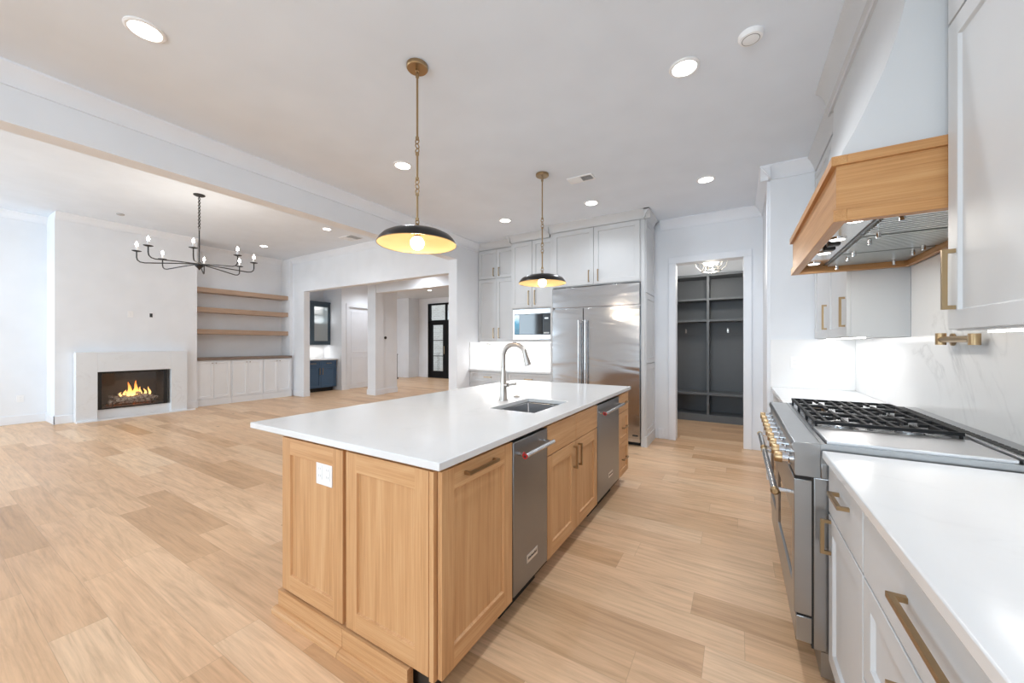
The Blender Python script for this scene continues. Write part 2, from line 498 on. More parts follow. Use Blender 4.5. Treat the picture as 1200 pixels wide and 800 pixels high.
# mudroom shell
struct('wall_mudroom_left', bx(-1.50, -1.40, 5.75, 7.72, 0, 2.96), M_wall)
struct('wall_mudroom_right', bx(.55, .65, 5.75, 7.72, 0, 2.96), M_wall)
struct('wall_mudroom_back', bx(-1.50, .65, 7.62, 7.72, 0, 2.96), M_wall)
# baseboards
def base(name, *a, h=.135):
    return struct(name, MB().box(*a), M_trim, bevel=.004)
bh = .14
base('baseboard_left', -10.25, -10.235, BACK, 1.40, 0, bh)
base('baseboard_chimney', CHX, CHX+.015, 1.385, 1.60, 0, bh)
base('baseboard_chimney_right', CHX, CHX+.015, 3.08, 3.315, 0, bh)
base('baseboard_chimney_side', -10.235, CHX+.015, 1.385, 1.40, 0, bh)
base('baseboard_living_front', -9.86, -9.325, 5.355, 5.37, 0, bh)
base('baseboard_opening', -9.34, -9.325, 5.37, 5.52, 0, bh)
struct('baseboard_column', MB().box(-8.345, -8.005, 6.465, 6.48, 0, bh).box(-8.02, -8.005, 6.48, 6.755, 0, bh).box(-8.345, -8.33, 6.48, 6.755, 0, bh), M_trim)
base('baseboard_thermostat', -8.10, -8.085, 6.755, 7.285, 0, bh)
base('baseboard_entry', -11.1, -10.62, 11.085, 11.1, 0, bh)
base('baseboard_foyer', -13.4, -11.085, 10.535, 10.55, 0, bh)
base('baseboard_front', -.948, -.885, 5.585, 5.6, 0, bh)
base('baseboard_front_right', .256, .28, 5.585, 5.6, 0, bh)
base('baseboard_end', .265, .28, 4.47, 5.585, 0, bh)
base('baseboard_pier', -4.045, -4.03, 4.70, 5.37, 0, bh)
base('baseboard_pantry', -9.75, -9.735, 6.70, 6.85, 0, bh)
# crowns in the living room and kitchen end
struct('trim_3', crown_y(CHX, 1, 1.40, 3.30, CEIL_L), M_trim)
struct('trim_4', crown_y(-10.25, 1, BACK, 1.40, CEIL_L), M_trim)
struct('trim_5', crown_x(5.37, -1, -9.85, -4.03, CEIL_L), M_trim)
struct('trim_6', crown_y(-10.25, 1, 3.30, 5.30, CEIL_L), M_trim)
struct('trim_7', crown_x(5.6, -1, -.92, .28, CEIL_K), M_trim)
struct('trim_8', crown_x(4.42, -1, .20, .62, CEIL_K), M_trim)
struct('trim_9', crown_y(.28, -1, 4.34, 5.6, CEIL_K), M_trim)
# casing of the mudroom opening
m = MB(); m.box(-.81, -.72, 5.578, 5.60, 0, 2.44); m.box(.075, .165, 5.578, 5.60, 0, 2.44); m.box(-.81, .165, 5.578, 5.60, 2.44, 2.53)
m.box(-.80, -.72, 5.60, 5.75, 0, 2.44); m.box(.075, .165, 5.60, 5.75, 0, 2.44)
struct('trim_10', m, M_trim, bevel=.004)
m = MB(); m.box(.255, .28, 4.43, 4.53, 0, 2.92); struct('trim_11', m, M_trim)

# ================================================================== KITCHEN: FRONT WALL OF CABINETS
FY = 4.98      # face plane of the fridge surround doors
def crown_box(m, x0, x1, yf, ztop=CEIL_K, h=.11, p=.07):
    pr = [(yf, ztop), (yf-p, ztop), (yf-p, ztop-.014), (yf-p+.02, ztop-.03), (yf-p*.4, ztop-h*.6), (yf-.012, ztop-h+.018), (yf-.012, ztop-h), (yf, ztop-h)]
    m.prism(pr, 'x', x0, x1); return m

# tall fridge enclosure cabinet: right end panel, left end panel, upper doors, crown
t = thing('fridge_cabinet', (-1.68, 5.3, 0), 'pale grey cabinet surround enclosing the wide steel refrigerator', 'cabinet')
m = MB(); m.box(-1.06, -1.012, 5.0, 5.597, 0, 2.955); m.build('side_panel', M_cab, t, bevel=.002)
m = MB()
for (za, zb) in ((.14, 1.07), (1.08, 1.99), (2.0, 2.95)):
    m2 = MB(); m2.grid_slab([5.02, 5.09, 5.53, 5.59], [za, za+.07, zb-.07, zb], 0, .016, .006, face_map('+x', -1.012)); m2.build('side_frame', M_cab, t)
bx(-1.012, -.985, 5.0, 5.583, 0, .14).build('plinth', M_cab, t)
bx(-2.345, -2.305, 5.0, 5.597, 0, 2.955).build('side_panel', M_cab, t, bevel=.002)
bx(-2.305, -1.06, 5.0, 5.597, 2.14, 2.955).build('cabinet_box', M_cab, t)
for (a, b, hu) in ((-2.295, -1.688, -1.75), (-1.682, -1.072, -1.62)):
    d = shaker('-y', 5.0, a, b, 2.155, 2.935).build('door', M_cab, t)
    pull('-y', 4.98, hu-.006, hu+.006, 2.19, 2.35).build('door_handle', M_brass, d, 'aged brass bar handle')
m = MB(); crown_box(m, -2.36, -.94, 4.98)
m.prism([(-1.012, CEIL_K), (-.94, CEIL_K), (-.94, CEIL_K-.014), (-.96, CEIL_K-.03), (-.985, CEIL_K-.066), (-1.0, CEIL_K-.11), (-1.012, CEIL_K-.11)], 'y', 4.91, 5.51)
m.prism([(-2.345, CEIL_K), (-2.41, CEIL_K), (-2.41, CEIL_K-.014), (-2.39, CEIL_K-.03), (-2.37, CEIL_K-.066), (-2.357, CEIL_K-.11), (-2.345, CEIL_K-.11)], 'y', 4.91, 5.12)
m.build('crown_moulding', M_cab, t)

# refrigerator
t = thing('refrigerator', (-1.68, 5.3, 0), 'wide built-in stainless steel refrigerator with two doors and tall handles', 'refrigerator')
bx(-2.30, -1.065, 5.03, 5.58, .05, 2.13).build('body', M_steel, t)
bx(-2.29, -1.075, 5.06, 5.3, 0, .09).build('kick_plate', M_dark, t)
for (a, b) in ((-2.298, -1.832), (-1.822, -1.068)):
    d = bx(a, b, 4.965, 5.03, .11, 1.83).build('door', M_fridge, t, bevel=.004)
    hx = -1.875 if a < -2 else -1.779
    m = MB(); m.tube([(hx, 4.905, .62), (hx, 4.905, 1.66)], .014, 14)
    for z in (.66, 1.62): m.tube([(hx, 4.905, z), (hx, 4.966, z)], .010, 10)
    m.build('door_handle', M_steel, d)
bx(-2.298, -1.068, 4.962, 5.03, 1.845, 2.125).build('top_grille', M_fridge, t, bevel=.004)
bx(-1.16, -1.09, 4.961, 4.965, .135, .155).build('badge', M_hole, t, 'small dark badge at foot of right door')
bx(-2.298, -1.068, 4.985, 5.03, .055, .105).build('bottom_trim', M_steel, t)

# microwave tower cabinet
t = thing('microwave_cabinet', (-2.72, 5.3, 0), 'pale grey wall cabinet over the microwave, between fridge and recessed cabinets', 'cabinet')
m = MB(); m.box(-3.093, -2.349, 5.15, 5.597, 1.88, 2.955); m.box(-3.093, -3.065, 5.15, 5.597, 1.36, 1.88); m.box(-2.377, -2.349, 5.15, 5.597, 1.36, 1.88)
m.box(-3.065, -2.377, 5.15, 5.597, 1.36, 1.40); m.box(-3.065, -2.377, 5.5, 5.597, 1.40, 1.88)
m.build('cabinet_box', M_cab, t, bevel=.002)
for (a, b, hu) in ((-3.09, -2.724, -2.775), (-2.718, -2.352, -2.667)):
    d = shaker('-y', 5.15, a, b, 1.90, 2.93).build('door', M_cab, t)
    pull('-y', 5.13, hu-.006, hu+.006, 1.94, 2.16).build('door_handle', M_brass, d, 'aged brass bar handle')
m = MB(); crown_box(m, -3.105, -2.415, 5.13)
m.prism([(-3.095, CEIL_K), (-3.16, CEIL_K), (-3.16, CEIL_K-.014), (-3.14, CEIL_K-.03), (-3.12, CEIL_K-.066), (-3.107, CEIL_K-.11), (-3.095, CEIL_K-.11)], 'y', 5.06, 5.28)
m.build('crown_moulding', M_cab, t)
bx(-3.09, -2.36, 5.2, 5.22, 1.352, 1.36).build('light_strip', M_led, t)

# microwave
t = thing('microwave', (-2.72, 5.3, 1.40), 'black-fronted microwave with steel trim built into the cabinet niche', 'microwave')
m = MB(); m.grid_slab([-3.062, -3.04, -2.40, -2.38], [1.402, 1.475, 1.80, 1.875], 0, .025, 0, face_map('-y', 5.16), center_hole=True)
m.build('trim_frame', M_steel, t, 'stainless steel trim kit', bevel=.002)
bx(-3.035, -2.405, 5.15, 5.48, 1.48, 1.795).build('body', M_hole, t)
d = bx(-3.036, -2.545, 5.132, 5.15, 1.482, 1.793).build('door', M_glass_dark, t)
M_film = mat('blue_protective_film', (.02,.22,.38), .25)
nn = NT(M_film); s_ = nn.new('ShaderNodeSeparateXYZ'); nn.L(nn.co, s_.inputs[0])
nn.L(nn.ramp(nn.M('ADD', s_.outputs[2], nn.M('MULTIPLY', nn.noise(nn.co, 9, 2), .12)), [(.20, (.01,.14,.24)), (.30, (.02,.30,.50)), (.34, (.30,.62,.80)), (.40, (.75,.86,.92))]), nn.b.inputs['Base Color'])
bx(-3.034, -2.95, 5.1305, 5.132, 1.484, 1.79).build('sticker', M_film, t, 'blue and white sticker film on the left of the door')
m = bx(-2.54, -2.406, 5.134, 5.15, 1.482, 1.793).build('control_panel', mat('control_panel_black', (.02,.022,.026), .3), t)
bx(-2.505, -2.445, 5.1325, 5.134, 1.715, 1.735).build('display', mat('display_white', (.8,.85,.9), .4, emis=(.8,.9,1), estr=.5), m)
bx(-2.517, -2.43, 5.1328, 5.134, 1.53, 1.665).build('keypad', mat('keypad_grey', (.035,.04,.045), .4), m)
bx(-2.52, -2.43, 5.132, 5.134, 1.492, 1.512).build('open_button', mat('button_pale', (.6,.62,.63), .4), m)

# recessed wall cabinet (left)
t = thing('wall_cabinet', (-3.48, 5.45, 1.36), 'recessed pale grey wall cabinet at left of microwave, stacked small doors over tall doors', 'cabinet')
bx(-3.855, -3.097, 5.30, 5.597, 1.36, 2.95).build('cabinet_box', M_cab, t, bevel=.002)
for (a, b, hu) in ((-3.85, -3.48, -3.53), (-3.474, -3.102, -3.424)):
    for (za, zb, ha, hb) in ((1.365, 2.43, 1.43, 1.60), (2.445, 2.93, 2.48, 2.62)):
        d = shaker('-y', 5.30, a, b, za, zb, stile=.055).build('door', M_cab, t)
        pull('-y', 5.28, hu-.006, hu+.006, ha, hb).build('door_handle', M_brass, d, 'aged brass bar handle')
m = MB(); crown_box(m, -3.856, -3.16, 5.28); m.build('crown_moulding', M_cab, t)
bx(-3.84, -3.11, 5.34, 5.36, 1.352, 1.36).build('light_strip', M_led, t)
area('under_cabinet_light', (-3.1, 5.38, 1.345), (R(-12), 0, 0), 1.4, .06, 6, (1, .97, .93), t)

# base cabinets of the buffet and their worktop
t = thing('base_cabinet', (-3.1, 5.3, 0), 'pale grey buffet base cabinet under the microwave wall, mostly behind the island', 'cabinet')
bx(-3.855, -2.349, 5.05, 5.597, .1, .88).build('cabinet_box', M_cab, t)
bx(-3.855, -2.347, 5.12, 5.5, 0, .1).build('toe_kick', M_dark, t)
for i in range(2):
    a = -3.85 + i*.755; b = a + .745
    d = shaker('-y', 5.05, a, b, .70, .872, stile=.035).build('drawer', M_cab, t)
    pull('-y', 5.03, (a+b)/2-.07, (a+b)/2+.07, .785, .797).build('drawer_handle', M_brass, d)
    for (c, e, hu) in ((a, a+.369, a+.33), (a+.375, b, a+.415)):
        d = shaker('-y', 5.05, c, e, .11, .69, stile=.06).build('door', M_cab, t)
        pull('-y', 5.03, hu-.006, hu+.006, .50, .64).build('door_handle', M_brass, d)
tag(bx(-3.857, -2.348, 5.01, 5.597, .885, .915).build('worktop', M_quartz, None, bevel=.003, loc=(-3.1, 5.3, .885)), 'white quartz worktop on the buffet beneath the microwave cabinet', 'worktop')
tag(MB().box(-3.845, -2.35, 5.583, 5.598, .916, 1.358).box(-3.858, -3.846, 5.03, 5.598, .916, 1.358).build('backsplash', M_splash, None, loc=(-3.1, 5.59, .915)), 'white quartz backsplash under the recessed wall cabinet', 'backsplash')

# ================================================================== ISLAND
IX0, IX1 = -2.215, -.888
IY0, IY1 = .985, 3.745
m = MB(); m.grid_slab([IX0, -1.375, -1.045, IX1], [IY0, 2.00, 2.53, IY1], .885, .915, 0, lambda u, v, d: (u, v, d), center_hole=True)
tag(m.build('island_worktop', M_quartz, None, bevel=.0035, loc=(-1.55, 2.36, .885)), 'long white quartz island worktop with undermount sink cut-out', 'worktop')
FX = -.928
def oak_case(m, y0, y1, x0=-1.448, x1=FX, z0=.11, z1=.87): return m.box(x0, x1, y0+.001, y1-.001, z0, z1)
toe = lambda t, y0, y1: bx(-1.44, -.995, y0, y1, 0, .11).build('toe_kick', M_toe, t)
# near waste pull-out cabinet with the front end panel
t = thing('island_cabinet', (-1.19, 1.27, 0), 'oak island cabinet at the near right corner with one full-height pull-out front', 'cabinet')
oak_case(MB(), 1.03, 1.518).build('cabinet_box', M_oakz, t)
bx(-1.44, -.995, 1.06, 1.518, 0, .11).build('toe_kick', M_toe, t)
d = shaker('+x', FX, 1.022, 1.514, .115, .868, stile=.07, rail=.085, rail_mi=1).build('door', [M_oakz, M_oaky], t, bevel=.0015)
pull('+x', -.908, 1.15, 1.36, .824, .836, out=.03).build('door_handle', M_brass, d, 'aged brass bar handle')
bx(-.953, -.932, 1.004, 1.03, .11, .87).build('corner_post', M_oakz, t)
d = shaker('-y', 1.03, -1.440, -.962, .115, .868, stile=.07, rail=.08, rail_mi=1).build('end_panel', [M_oakz, M_oakx], t, bevel=.0015)
bx(-1.452, -1.06, 1.0, 1.03, .0, .105).build('base_board', M_oakx, t)
MB().prism([(1.0, 0), (.972, 0), (.972, .012), (.978, .022), (.990, .028), (1.0, .028)], 'x', -1.452, -1.06).build('shoe_moulding', M_oakx, t)
# waste compactor / small appliance
def appliance(name, y0, y1, label, cat, hx, badge_y):
    t = thing(name, (-1.19, (y0+y1)/2, 0), label, cat)
    bx(-1.44, -.935, y0+.004, y1-.004, .10, .868).build('body', M_dark, t)
    bx(-.935, -.905, y0+.003, y1-.003, .125, .862).build('door', M_steeld, t, bevel=.004)
    bx(-1.44, -.985, y0, y1, 0, .10).build('toe_kick', M_dark, t)
    ya, yb = y0+.03, y1-.03
    h = MB(); h.tube([(hx, ya, .80), (hx, yb, .80)], .0115, 14)
    hh = h.build('door_handle', M_steel, t, 'round steel bar handle')
    for y in (ya+.015, yb-.015):
        MB().tube([(-.906, y, .80), (hx, y, .80)], .0085, 10).build('handle_post', M_steel, hh)
    MB().lathe([(0, -.006), (.0125, -.006), (.0125, .001), (0, .001)], (hx, ya, .80), 20, 'y').build('medallion', M_red, hh, 'red enamel medallion on the near end')
    MB().lathe([(0, -.0075), (.006, -.0075), (.006, -.005), (0, -.005)], (hx, ya, .80), 16, 'y').build('medallion_centre', M_hole, hh)
    MB().torus((-.872, ya+.015, .80), .011, .003, 20, 8, 'x').build('collar', M_red, hh)
    b = bx(-.9055, -.903, badge_y, badge_y+.115, .225, .265).build('badge', mat('badge_plate', (.7,.7,.7), .35, .8), t, 'pale maker badge plate low on the door')
    cu = bpy.data.curves.new('badge_lettering', 'FONT'); cu.body = 'KitchenAid'; cu.size = .021; cu.align_x = 'CENTER'; cu.align_y = 'CENTER'; cu.extrude = .0004
    tmp = bpy.data.objects.new('badge_lettering_curve', cu); me = bpy.data.meshes.new_from_object(tmp); bpy.data.objects.remove(tmp)
    o = bpy.data.objects.new('badge_lettering', me); C.objects.link(o); me.materials.clear(); me.materials.append(M_hole)
    o.parent = b; o.location = Vector((-.9024, badge_y+.0575, .246)) - org(b); o.rotation_euler = (R(90), 0, R(90))
    return t
appliance('trash_compactor', 1.518, 1.892, 'narrow dark stainless steel under-counter appliance with red-tipped bar handle, nearest in the island', 'appliance', -.855, 1.65)
# sink cabinet
t = thing('sink_cabinet', (-1.19, 2.33, 0), 'oak sink cabinet in the island with two false drawer fronts over two doors', 'cabinet')
MB().box(-1.448, FX, 1.894, 1.91, .11, .87).box(-1.448, FX, 2.754, 2.77, .11, .87).box(-1.448, FX, 1.91, 2.754, .11, .13).box(-.946, FX, 1.91, 2.754, .13, .87).build('cabinet_box', M_oakz, t)
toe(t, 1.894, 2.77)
for (a, b, hy) in ((1.897, 2.329, 2.292), (2.335, 2.768, 2.372)):
    bx(FX, -.908, a, b, .70, .868).build('drawer_front', M_oaky, t, bevel=.0015)
    d = shaker('+x', FX, a, b, .115, .694, stile=.07, rail=.075, rail_mi=1).build('door', [M_oakz, M_oaky], t, bevel=.0015)
    pull('+x', -.908, hy-.006, hy+.006, .525, .67, out=.03).build('door_handle', M_brass, d, 'aged brass bar handle')
appliance('dishwasher', 2.77, 3.375, 'dark stainless dishwasher in the island beyond the sink cabinet', 'dishwasher', -.855, 3.05)
# drawer bank
t = thing('drawer_cabinet', (-1.19, 3.55, 0), 'narrow oak three-drawer cabinet at the far end of the island', 'cabinet')
oak_case(MB(), 3.375, 3.72).build('cabinet_box', M_oakz, t)
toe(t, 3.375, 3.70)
for (za, zb) in ((.70, .868), (.415, .694), (.115, .409)):
    if zb > .8: d = bx(FX, -.908, 3.378, 3.717, za, zb).build('drawer', M_oaky, t, bevel=.0015)
    else: d = shaker('+x', FX, 3.378, 3.717, za, zb, stile=.05, rail_mi=1).build('drawer', [M_oakz, M_oaky], t, bevel=.0015)
    zc = (za+zb)/2
    pull('+x', -.908, 3.48, 3.62, zc-.006, zc+.006, out=.03).build('drawer_handle', M_brass, d, 'aged brass bar handle')
# rear row facing the living room
bk_lab = ['shallow oak cabinet on the seating side of the island, nearest, with outlet end panel',
          'shallow oak cabinet in the middle of the island seating side', 'shallow oak cabinet at the far end of the island seating side']
for i, (a, b) in enumerate(((1.03, 1.93), (1.932, 2.82), (2.822, 3.72))):
    t = thing('seating_side_cabinet', (-1.7, (a+b)/2, 0), bk_lab[i], 'cabinet', 'shallow cabinets behind the island')
    bx(-1.935, -1.452, a, b, .11, .87).build('cabinet_box', M_oakz, t)
    bx(-1.95, -1.452, a, b, 0, .11).build('base_board', M_oaky, t)
    for (c, e) in ((a+.004, (a+b)/2-.003), ((a+b)/2+.003, b-.004)):
        shaker('-x', -1.935, c, e, .115, .868, stile=.07, rail_mi=1).build('door', [M_oakz, M_oaky], t)
    if i == 0:
        shaker('-y', 1.03, -1.945, -1.464, .115, .868, stile=.07, rail=.08, rail_mi=1).build('end_panel', [M_oakz, M_oakx], t, bevel=.0015)
        bx(-1.965, -1.454, 1.0, 1.03, 0, .105).build('base_board', M_oakx, t)
        MB().prism([(1.0, 0), (.972, 0), (.972, .012), (.978, .022), (.990, .028), (1.0, .028)], 'x', -1.975, -1.454).build('shoe_moulding', M_oakx, t)
def outlet(direction, plane, u, z, wdt, hgt, label, gangs=1):
    f = face_map(direction, plane)
    t = thing('wall_outlet', f(u, z, 0), label, 'outlet')
    fbox(MB(), direction, plane, u-wdt/2, u+wdt/2, z-hgt/2, z+hgt/2, 0, .006).build('cover_plate', M_white, t, bevel=.0015)
    for g in range(gangs):
        uc = u + (g-(gangs-1)/2)*wdt/gangs
        r = fbox(MB(), direction, plane, uc-.016, uc+.016, z-.032, z+.032, .006, .008).build('receptacle', M_white, t, bevel=.001)
        k = MB()
        for dz in (-.016, .016):
            for du in (-.006, .006): fbox(k, direction, plane, uc+du-.0012, uc+du+.0012, z+dz-.005, z+dz+.005, .008, .0085)
        k.build('slots', M_slot, r)
    return t
outlet('-y', 1.021, -1.607, .745, .118, .115, 'white double outlet on the oak end panel of the island', 2)
# sink, faucet, air button
t = thing('undermount_sink', (-1.21, 2.265, .66), 'rectangular stainless steel undermount sink in the island worktop', 'sink')
m = MB(); x0, x1, y0, y1, zt, zb = -1.377, -1.043, 1.998, 2.532, .8845, .68
V = lambda *p: m.bm.verts.new(p)
A = [V(x0,y0,zt),V(x1,y0,zt),V(x1,y1,zt),V(x0,y1,zt)]; e = .012
B = [V(x0+e,y0+e,zb),V(x1-e,y0+e,zb),V(x1-e,y1-e,zb),V(x0+e,y1-e,zb)]
O = [V(x0-.012,y0-.012,zt),V(x1+.012,y0-.012,zt),V(x1+.012,y1+.012,zt),V(x0-.012,y1+.012,zt)]
Q = [V(x0-.003,y0-.003,zb-.004),V(x1+.003,y0-.003,zb-.004),V(x1+.003,y1+.003,zb-.004),V(x0-.003,y1+.003,zb-.004)]
for k in range(4):
    j = (k+1) % 4
    m.face([A[k],A[j],B[j],B[k]]); m.face([O[k],A[k],A[j],O[j]]); m.face([O[j],Q[j],Q[k],O[k]])
m.face(B); m.face(Q)
m.build('basin', steel('sink_steel', (.50,.50,.51), .3), t, bevel=.006)
MB().lathe([(.0, .002), (.03, .002), (.042, .004), (.045, .0), (.0, .0)], (-1.21, 2.265, .68), 24, caps=False).build('drain', M_chrome, t)
t = thing('kitchen_faucet', (-1.478, 2.335, .915), 'tall brushed nickel pull-down faucet with arched spout beside the sink', 'faucet')
fx, fy = -1.478, 2.335
MB().lathe([(.033, 0), (.033, .006), (.030, .012), (.026, .07), (.022, .14), (.018, .20), (.0168, .23), (.0168, .24)], (fx, fy, .915), 28).build('base_column', M_nickel, t)
pts = [(fx, fy, 1.15), (fx, fy, 1.235)]
for k in range(1, 13):
    a = PI - k*R(150)/12
    pts.append((fx+.095+.095*math.cos(a), fy, 1.235+.095*math.sin(a)*.98))
MB().tube(pts, .0165, 16).build('spout', M_nickel, t)
p0 = Vector(pts[-1]); dr = Vector((.30, 0, -.95)).normalized()
MB().tube([p0-dr*.004, p0+dr*.02, p0+dr*.06, p0+dr*.105, p0+dr*.108], [.0175, .0185, .021, .025, .021], 18).build('spray_head', M_nickel, t)
m = MB(); m.tube([(fx+.015, fy-.005, 1.03), (fx+.048, fy-.012, 1.03)], .015, 16); m.build('lever_hub', M_nickel, t)
MB().tube([(fx+.045, fy-.012, 1.032), (fx+.075, fy-.02, 1.037), (fx+.125, fy-.03, 1.045)], [.006, .0065, .0085], 12).build('lever', M_nickel, t)
tag(MB().lathe([(.024, 0), (.024, .006), (.018, .009), (.016, .012), (0, .013)], (-1.478, 2.53, .915), 24, caps=False).build('air_switch', M_nickel, None, loc=(-1.478, 2.53, .915)), 'small round nickel push button on the island behind the sink', 'button')

# ================================================================== RIGHT RUN
RX = .325    # cabinet box face, doors come out to .305
# worktops
tag(bx(.286, .918, -.9, 1.872, .885, .915).build('counter_worktop', M_quartz, None, bevel=.0035, loc=(.6, .5, .885)), 'white quartz worktop in the right foreground', 'worktop')
tag(bx(.286, .918, 3.118, 4.418, .885, .915).build('counter_worktop', M_quartz, None, bevel=.0035, loc=(.6, 3.8, .885)), 'white quartz worktop beyond the range in the corner', 'worktop')
# backsplash slabs
tag(MB().box(.904, .919, -.9, 4.403, .916, 1.373).box(.904, .919, 1.892, 3.17, 1.373, 1.797).build('backsplash', M_splash, None, loc=(.912, 1.75, .915)), 'tall veined quartz backsplash on the wall behind the range', 'backsplash')
m = MB(); m.prism([(.284, .916), (.904, .916), (.904, 1.373), (.61, 1.373), (.284, 1.373)], 'y', 4.405, 4.419)
tag(m.build('end_backsplash', M_splash, None, loc=(.6, 4.41, .915)), 'white quartz backsplash on the short end wall beyond the range', 'backsplash')
outlet('-y', 4.405, .50, 1.155, .12, .115, 'white outlet plate on the end backsplash beyond the range', 2)

def base_unit(name, y0, y1, label, fronts, toe_m=M_dark):
    t = thing(name, (.62, (y0+y1)/2, 0), label, 'cabinet')
    bx(RX, .918, y0+.001, y1-.001, .105, .884).build('cabinet_box', M_cab, t)
    bx(RX+.055, .90, y0+.002, y1-.002, 0, .105).build('toe_kick', M_cab, t)
    for (kind, a, b, za, zb, hd) in fronts:
        st = .035 if zb-za < .22 else .06
        if kind == 'flat': d = bx(RX-.02, RX, a, b, za, zb).build('drawer', M_cab, t, bevel=.002)
        else: d = shaker('-x', RX, a, b, za, zb, stile=st).build(kind, M_cab, t, bevel=.0015)
        if hd: pull('-x', RX-.02, *hd, out=.032, th=.012).build('door_handle' if kind == 'door' else 'drawer_handle', M_brass, d, 'aged brass bar handle')
    return t
base_unit('counter_cabinet', 1.412, 1.872, 'pale grey base cabinet next to the range with one drawer over one door',
          [('flat', 1.416, 1.868, .684, .876, (1.555, 1.705, .800, .812)), ('door', 1.416, 1.868, .11, .676, (1.822, 1.834, .535, .665))])
base_unit('counter_cabinet', .50, 1.410, 'wide pale grey drawer cabinet in the near right corner under the worktop',
          [('flat', .504, 1.406, .684, .876, (.78, 1.10, .790, .802)), ('drawer', .504, 1.406, .40, .676, (.78, 1.10, .60, .612)), ('drawer', .504, 1.406, .11, .392, (.78, 1.10, .31, .322))])
base_unit('counter_cabinet', -.88, .498, 'pale grey base cabinet at the viewer end of the right worktop',
          [('flat', -.876, .494, .684, .876, None), ('door', -.876, -.195, .11, .676, None), ('door', -.189, .494, .11, .676, None)])
base_unit('corner_cabinet', 3.118, 4.418, 'pale grey base cabinet beyond the range in the corner',
          [('flat', 3.122, 3.766, .684, .876, (3.37, 3.52, .775, .787)), ('flat', 3.772, 4.414, .684, .876, (4.02, 4.17, .775, .787)),
           ('door', 3.122, 3.766, .11, .676, (3.70, 3.712, .53, .66)), ('door', 3.772, 4.414, .11, .676, (3.83, 3.842, .53, .66))])

# ------------------------------------------------ the range
RY0, RY1 = 1.888, 3.104
t = thing('gas_range', (.55, 2.5, 0), 'wide stainless steel gas range with brass knobs, griddle and cast iron grates', 'range')
m = MB(); m.box(.262, .885, RY0, RY1, .12, .80); m.box(.285, .885, RY0, RY1, .80, .86); m.build('body', M_steelr, t, bevel=.003)
m = MB(); m.box(.285, .86, RY0+.002, RY1-.002, .02, .118); m.build('kick_panel', M_steelr, t)
for (a, b) in ((.31, RY0+.05), (.31, RY1-.05), (.84, RY0+.05), (.84, RY1-.05)):
    MB().tube([(a, b, 0), (a, b, .021)], .018, 12).build('leg', M_black, t)
# control panel with bull-nosed front ledge
m = MB(); m.prism([(.285, .80), (.205, .80), (.200, .805), (.200, .895), (.192, .905), (.192, .925), (.200, .935), (.285, .936)], 'y', RY0, RY1)
m.build('control_panel', M_steelr, t, bevel=.002)
# cooktop deck
m = MB(); m.box(.285, .80, RY0, RY1, .86, .925); m.box(.285, .300, RY0, RY1, .925, .937); m.box(.30, .80, RY0, RY0+.012, .925, .937); m.box(.30, .80, RY1-.012, RY1, .925, .937)
m.build('cooktop_deck', M_steelr, t)
# griddle plate nearest
m = MB(); m.box(.305, .795, RY0+.016, RY0+.318, .926, .950); m.build('griddle_cover', steel('griddle_steel', (.68,.68,.69), .3, axis='x'), t, 'flat steel griddle cover nearest the worktop', bevel=.003)
m = MB(); m.box(.80, .902, RY0, RY1, .86, .958); m.build('rear_trim', M_steelr, t, bevel=.003)
m = MB()
for k in range(30): m.box(.815, .845, RY0+.03+k*.039, RY0+.058+k*.039, .957, .9605)
m.build('vent_slots', M_hole, t)
gy0 = RY0+.335; gw = (RY1-.02-gy0)/3
for g in range(3):
    a = gy0+g*gw+.004; b = a+gw-.008
    bx(.31, .79, a, b, .926, .930).build('burner_tray', M_steel, t)
    m = MB(); z0, z1 = .958, .972; th = .013
    m.box(.312, .788, a, a+th, z0, z1); m.box(.312, .788, b-th, b, z0, z1)
    for x in (.312, .544, .777): m.box(x, x+th, a+th, b-th, z0, z1)
    for (cx) in (.431, .665):
        cy = (a+b)/2
        for dx in (-.07, 0, .07):
            if dx == 0:
                m.box(cx-th/2, cx+th/2, a+th, cy-.03, z0, z1); m.box(cx-th/2, cx+th/2, cy+.03, b-th, z0, z1)
            else:
                m.box(cx+dx-th/2, cx+dx+th/2, a+th, b-th, z0, z1)
        m.box(cx-.105, cx-.03, cy-th/2, cy+th/2, z0+.001, z1+.001); m.box(cx+.03, cx+.105, cy-th/2, cy+th/2, z0+.001, z1+.001)
    for x in (.314, .775):
        for y in (a+.002, b-.011): m.box(x, x+.009, y, y+.009, .930, z0)
    m.build('grate', M_iron, t, 'black cast iron grate')
    for cx in (.431, .665):
        cy = (a+b)/2
        bb = MB().lathe([(.046, 0), (.046, .010), (.038, .014), (.0, .014)], (cx, cy, .930), 24, caps=False).build('burner', M_brass if (g, cx) == (2, .431) else M_steel, t)
        MB().lathe([(.033, .014), (.034, .020), (.028, .024), (0, .025)], (cx, cy, .930), 24, caps=False).build('burner_cap', M_iron, bb)
# doors, glass, handles
for (a, b, lab) in ((RY0+.002, RY0+.758, 'large'), (RY0+.764, RY1-.002, 'small')):
    d = MB().grid_slab([a, a+.07, b-.07, b], [.245, .33, .62, .785], 0, .058, .050, face_map('-x', .258)).build('oven_door', M_steelr, t, bevel=.002)
    bx(.2065, .209, a+.075, b-.075, .335, .615).build('oven_window', M_glass_dark, d)
    h = MB().tube([(.138, a+.035, .715), (.138, b-.035, .715)], .0135, 16).build('door_handle', M_steel, d)
    for y in (a+.05, b-.05):
        MB().tube([(.200, y, .715), (.138, y, .715)], .009, 10).build('handle_post', M_chrome, h)
    for y, s in ((a+.033, -1), (b-.033, 1)):
        MB().lathe([(0, 0), (.0165, 0), (.0165, .012*s), (.010, .018*s), (0, .018*s)], (.138, y, .715), 20, 'y', caps=False).build('end_cap', M_brass, h, 'brass end cap')
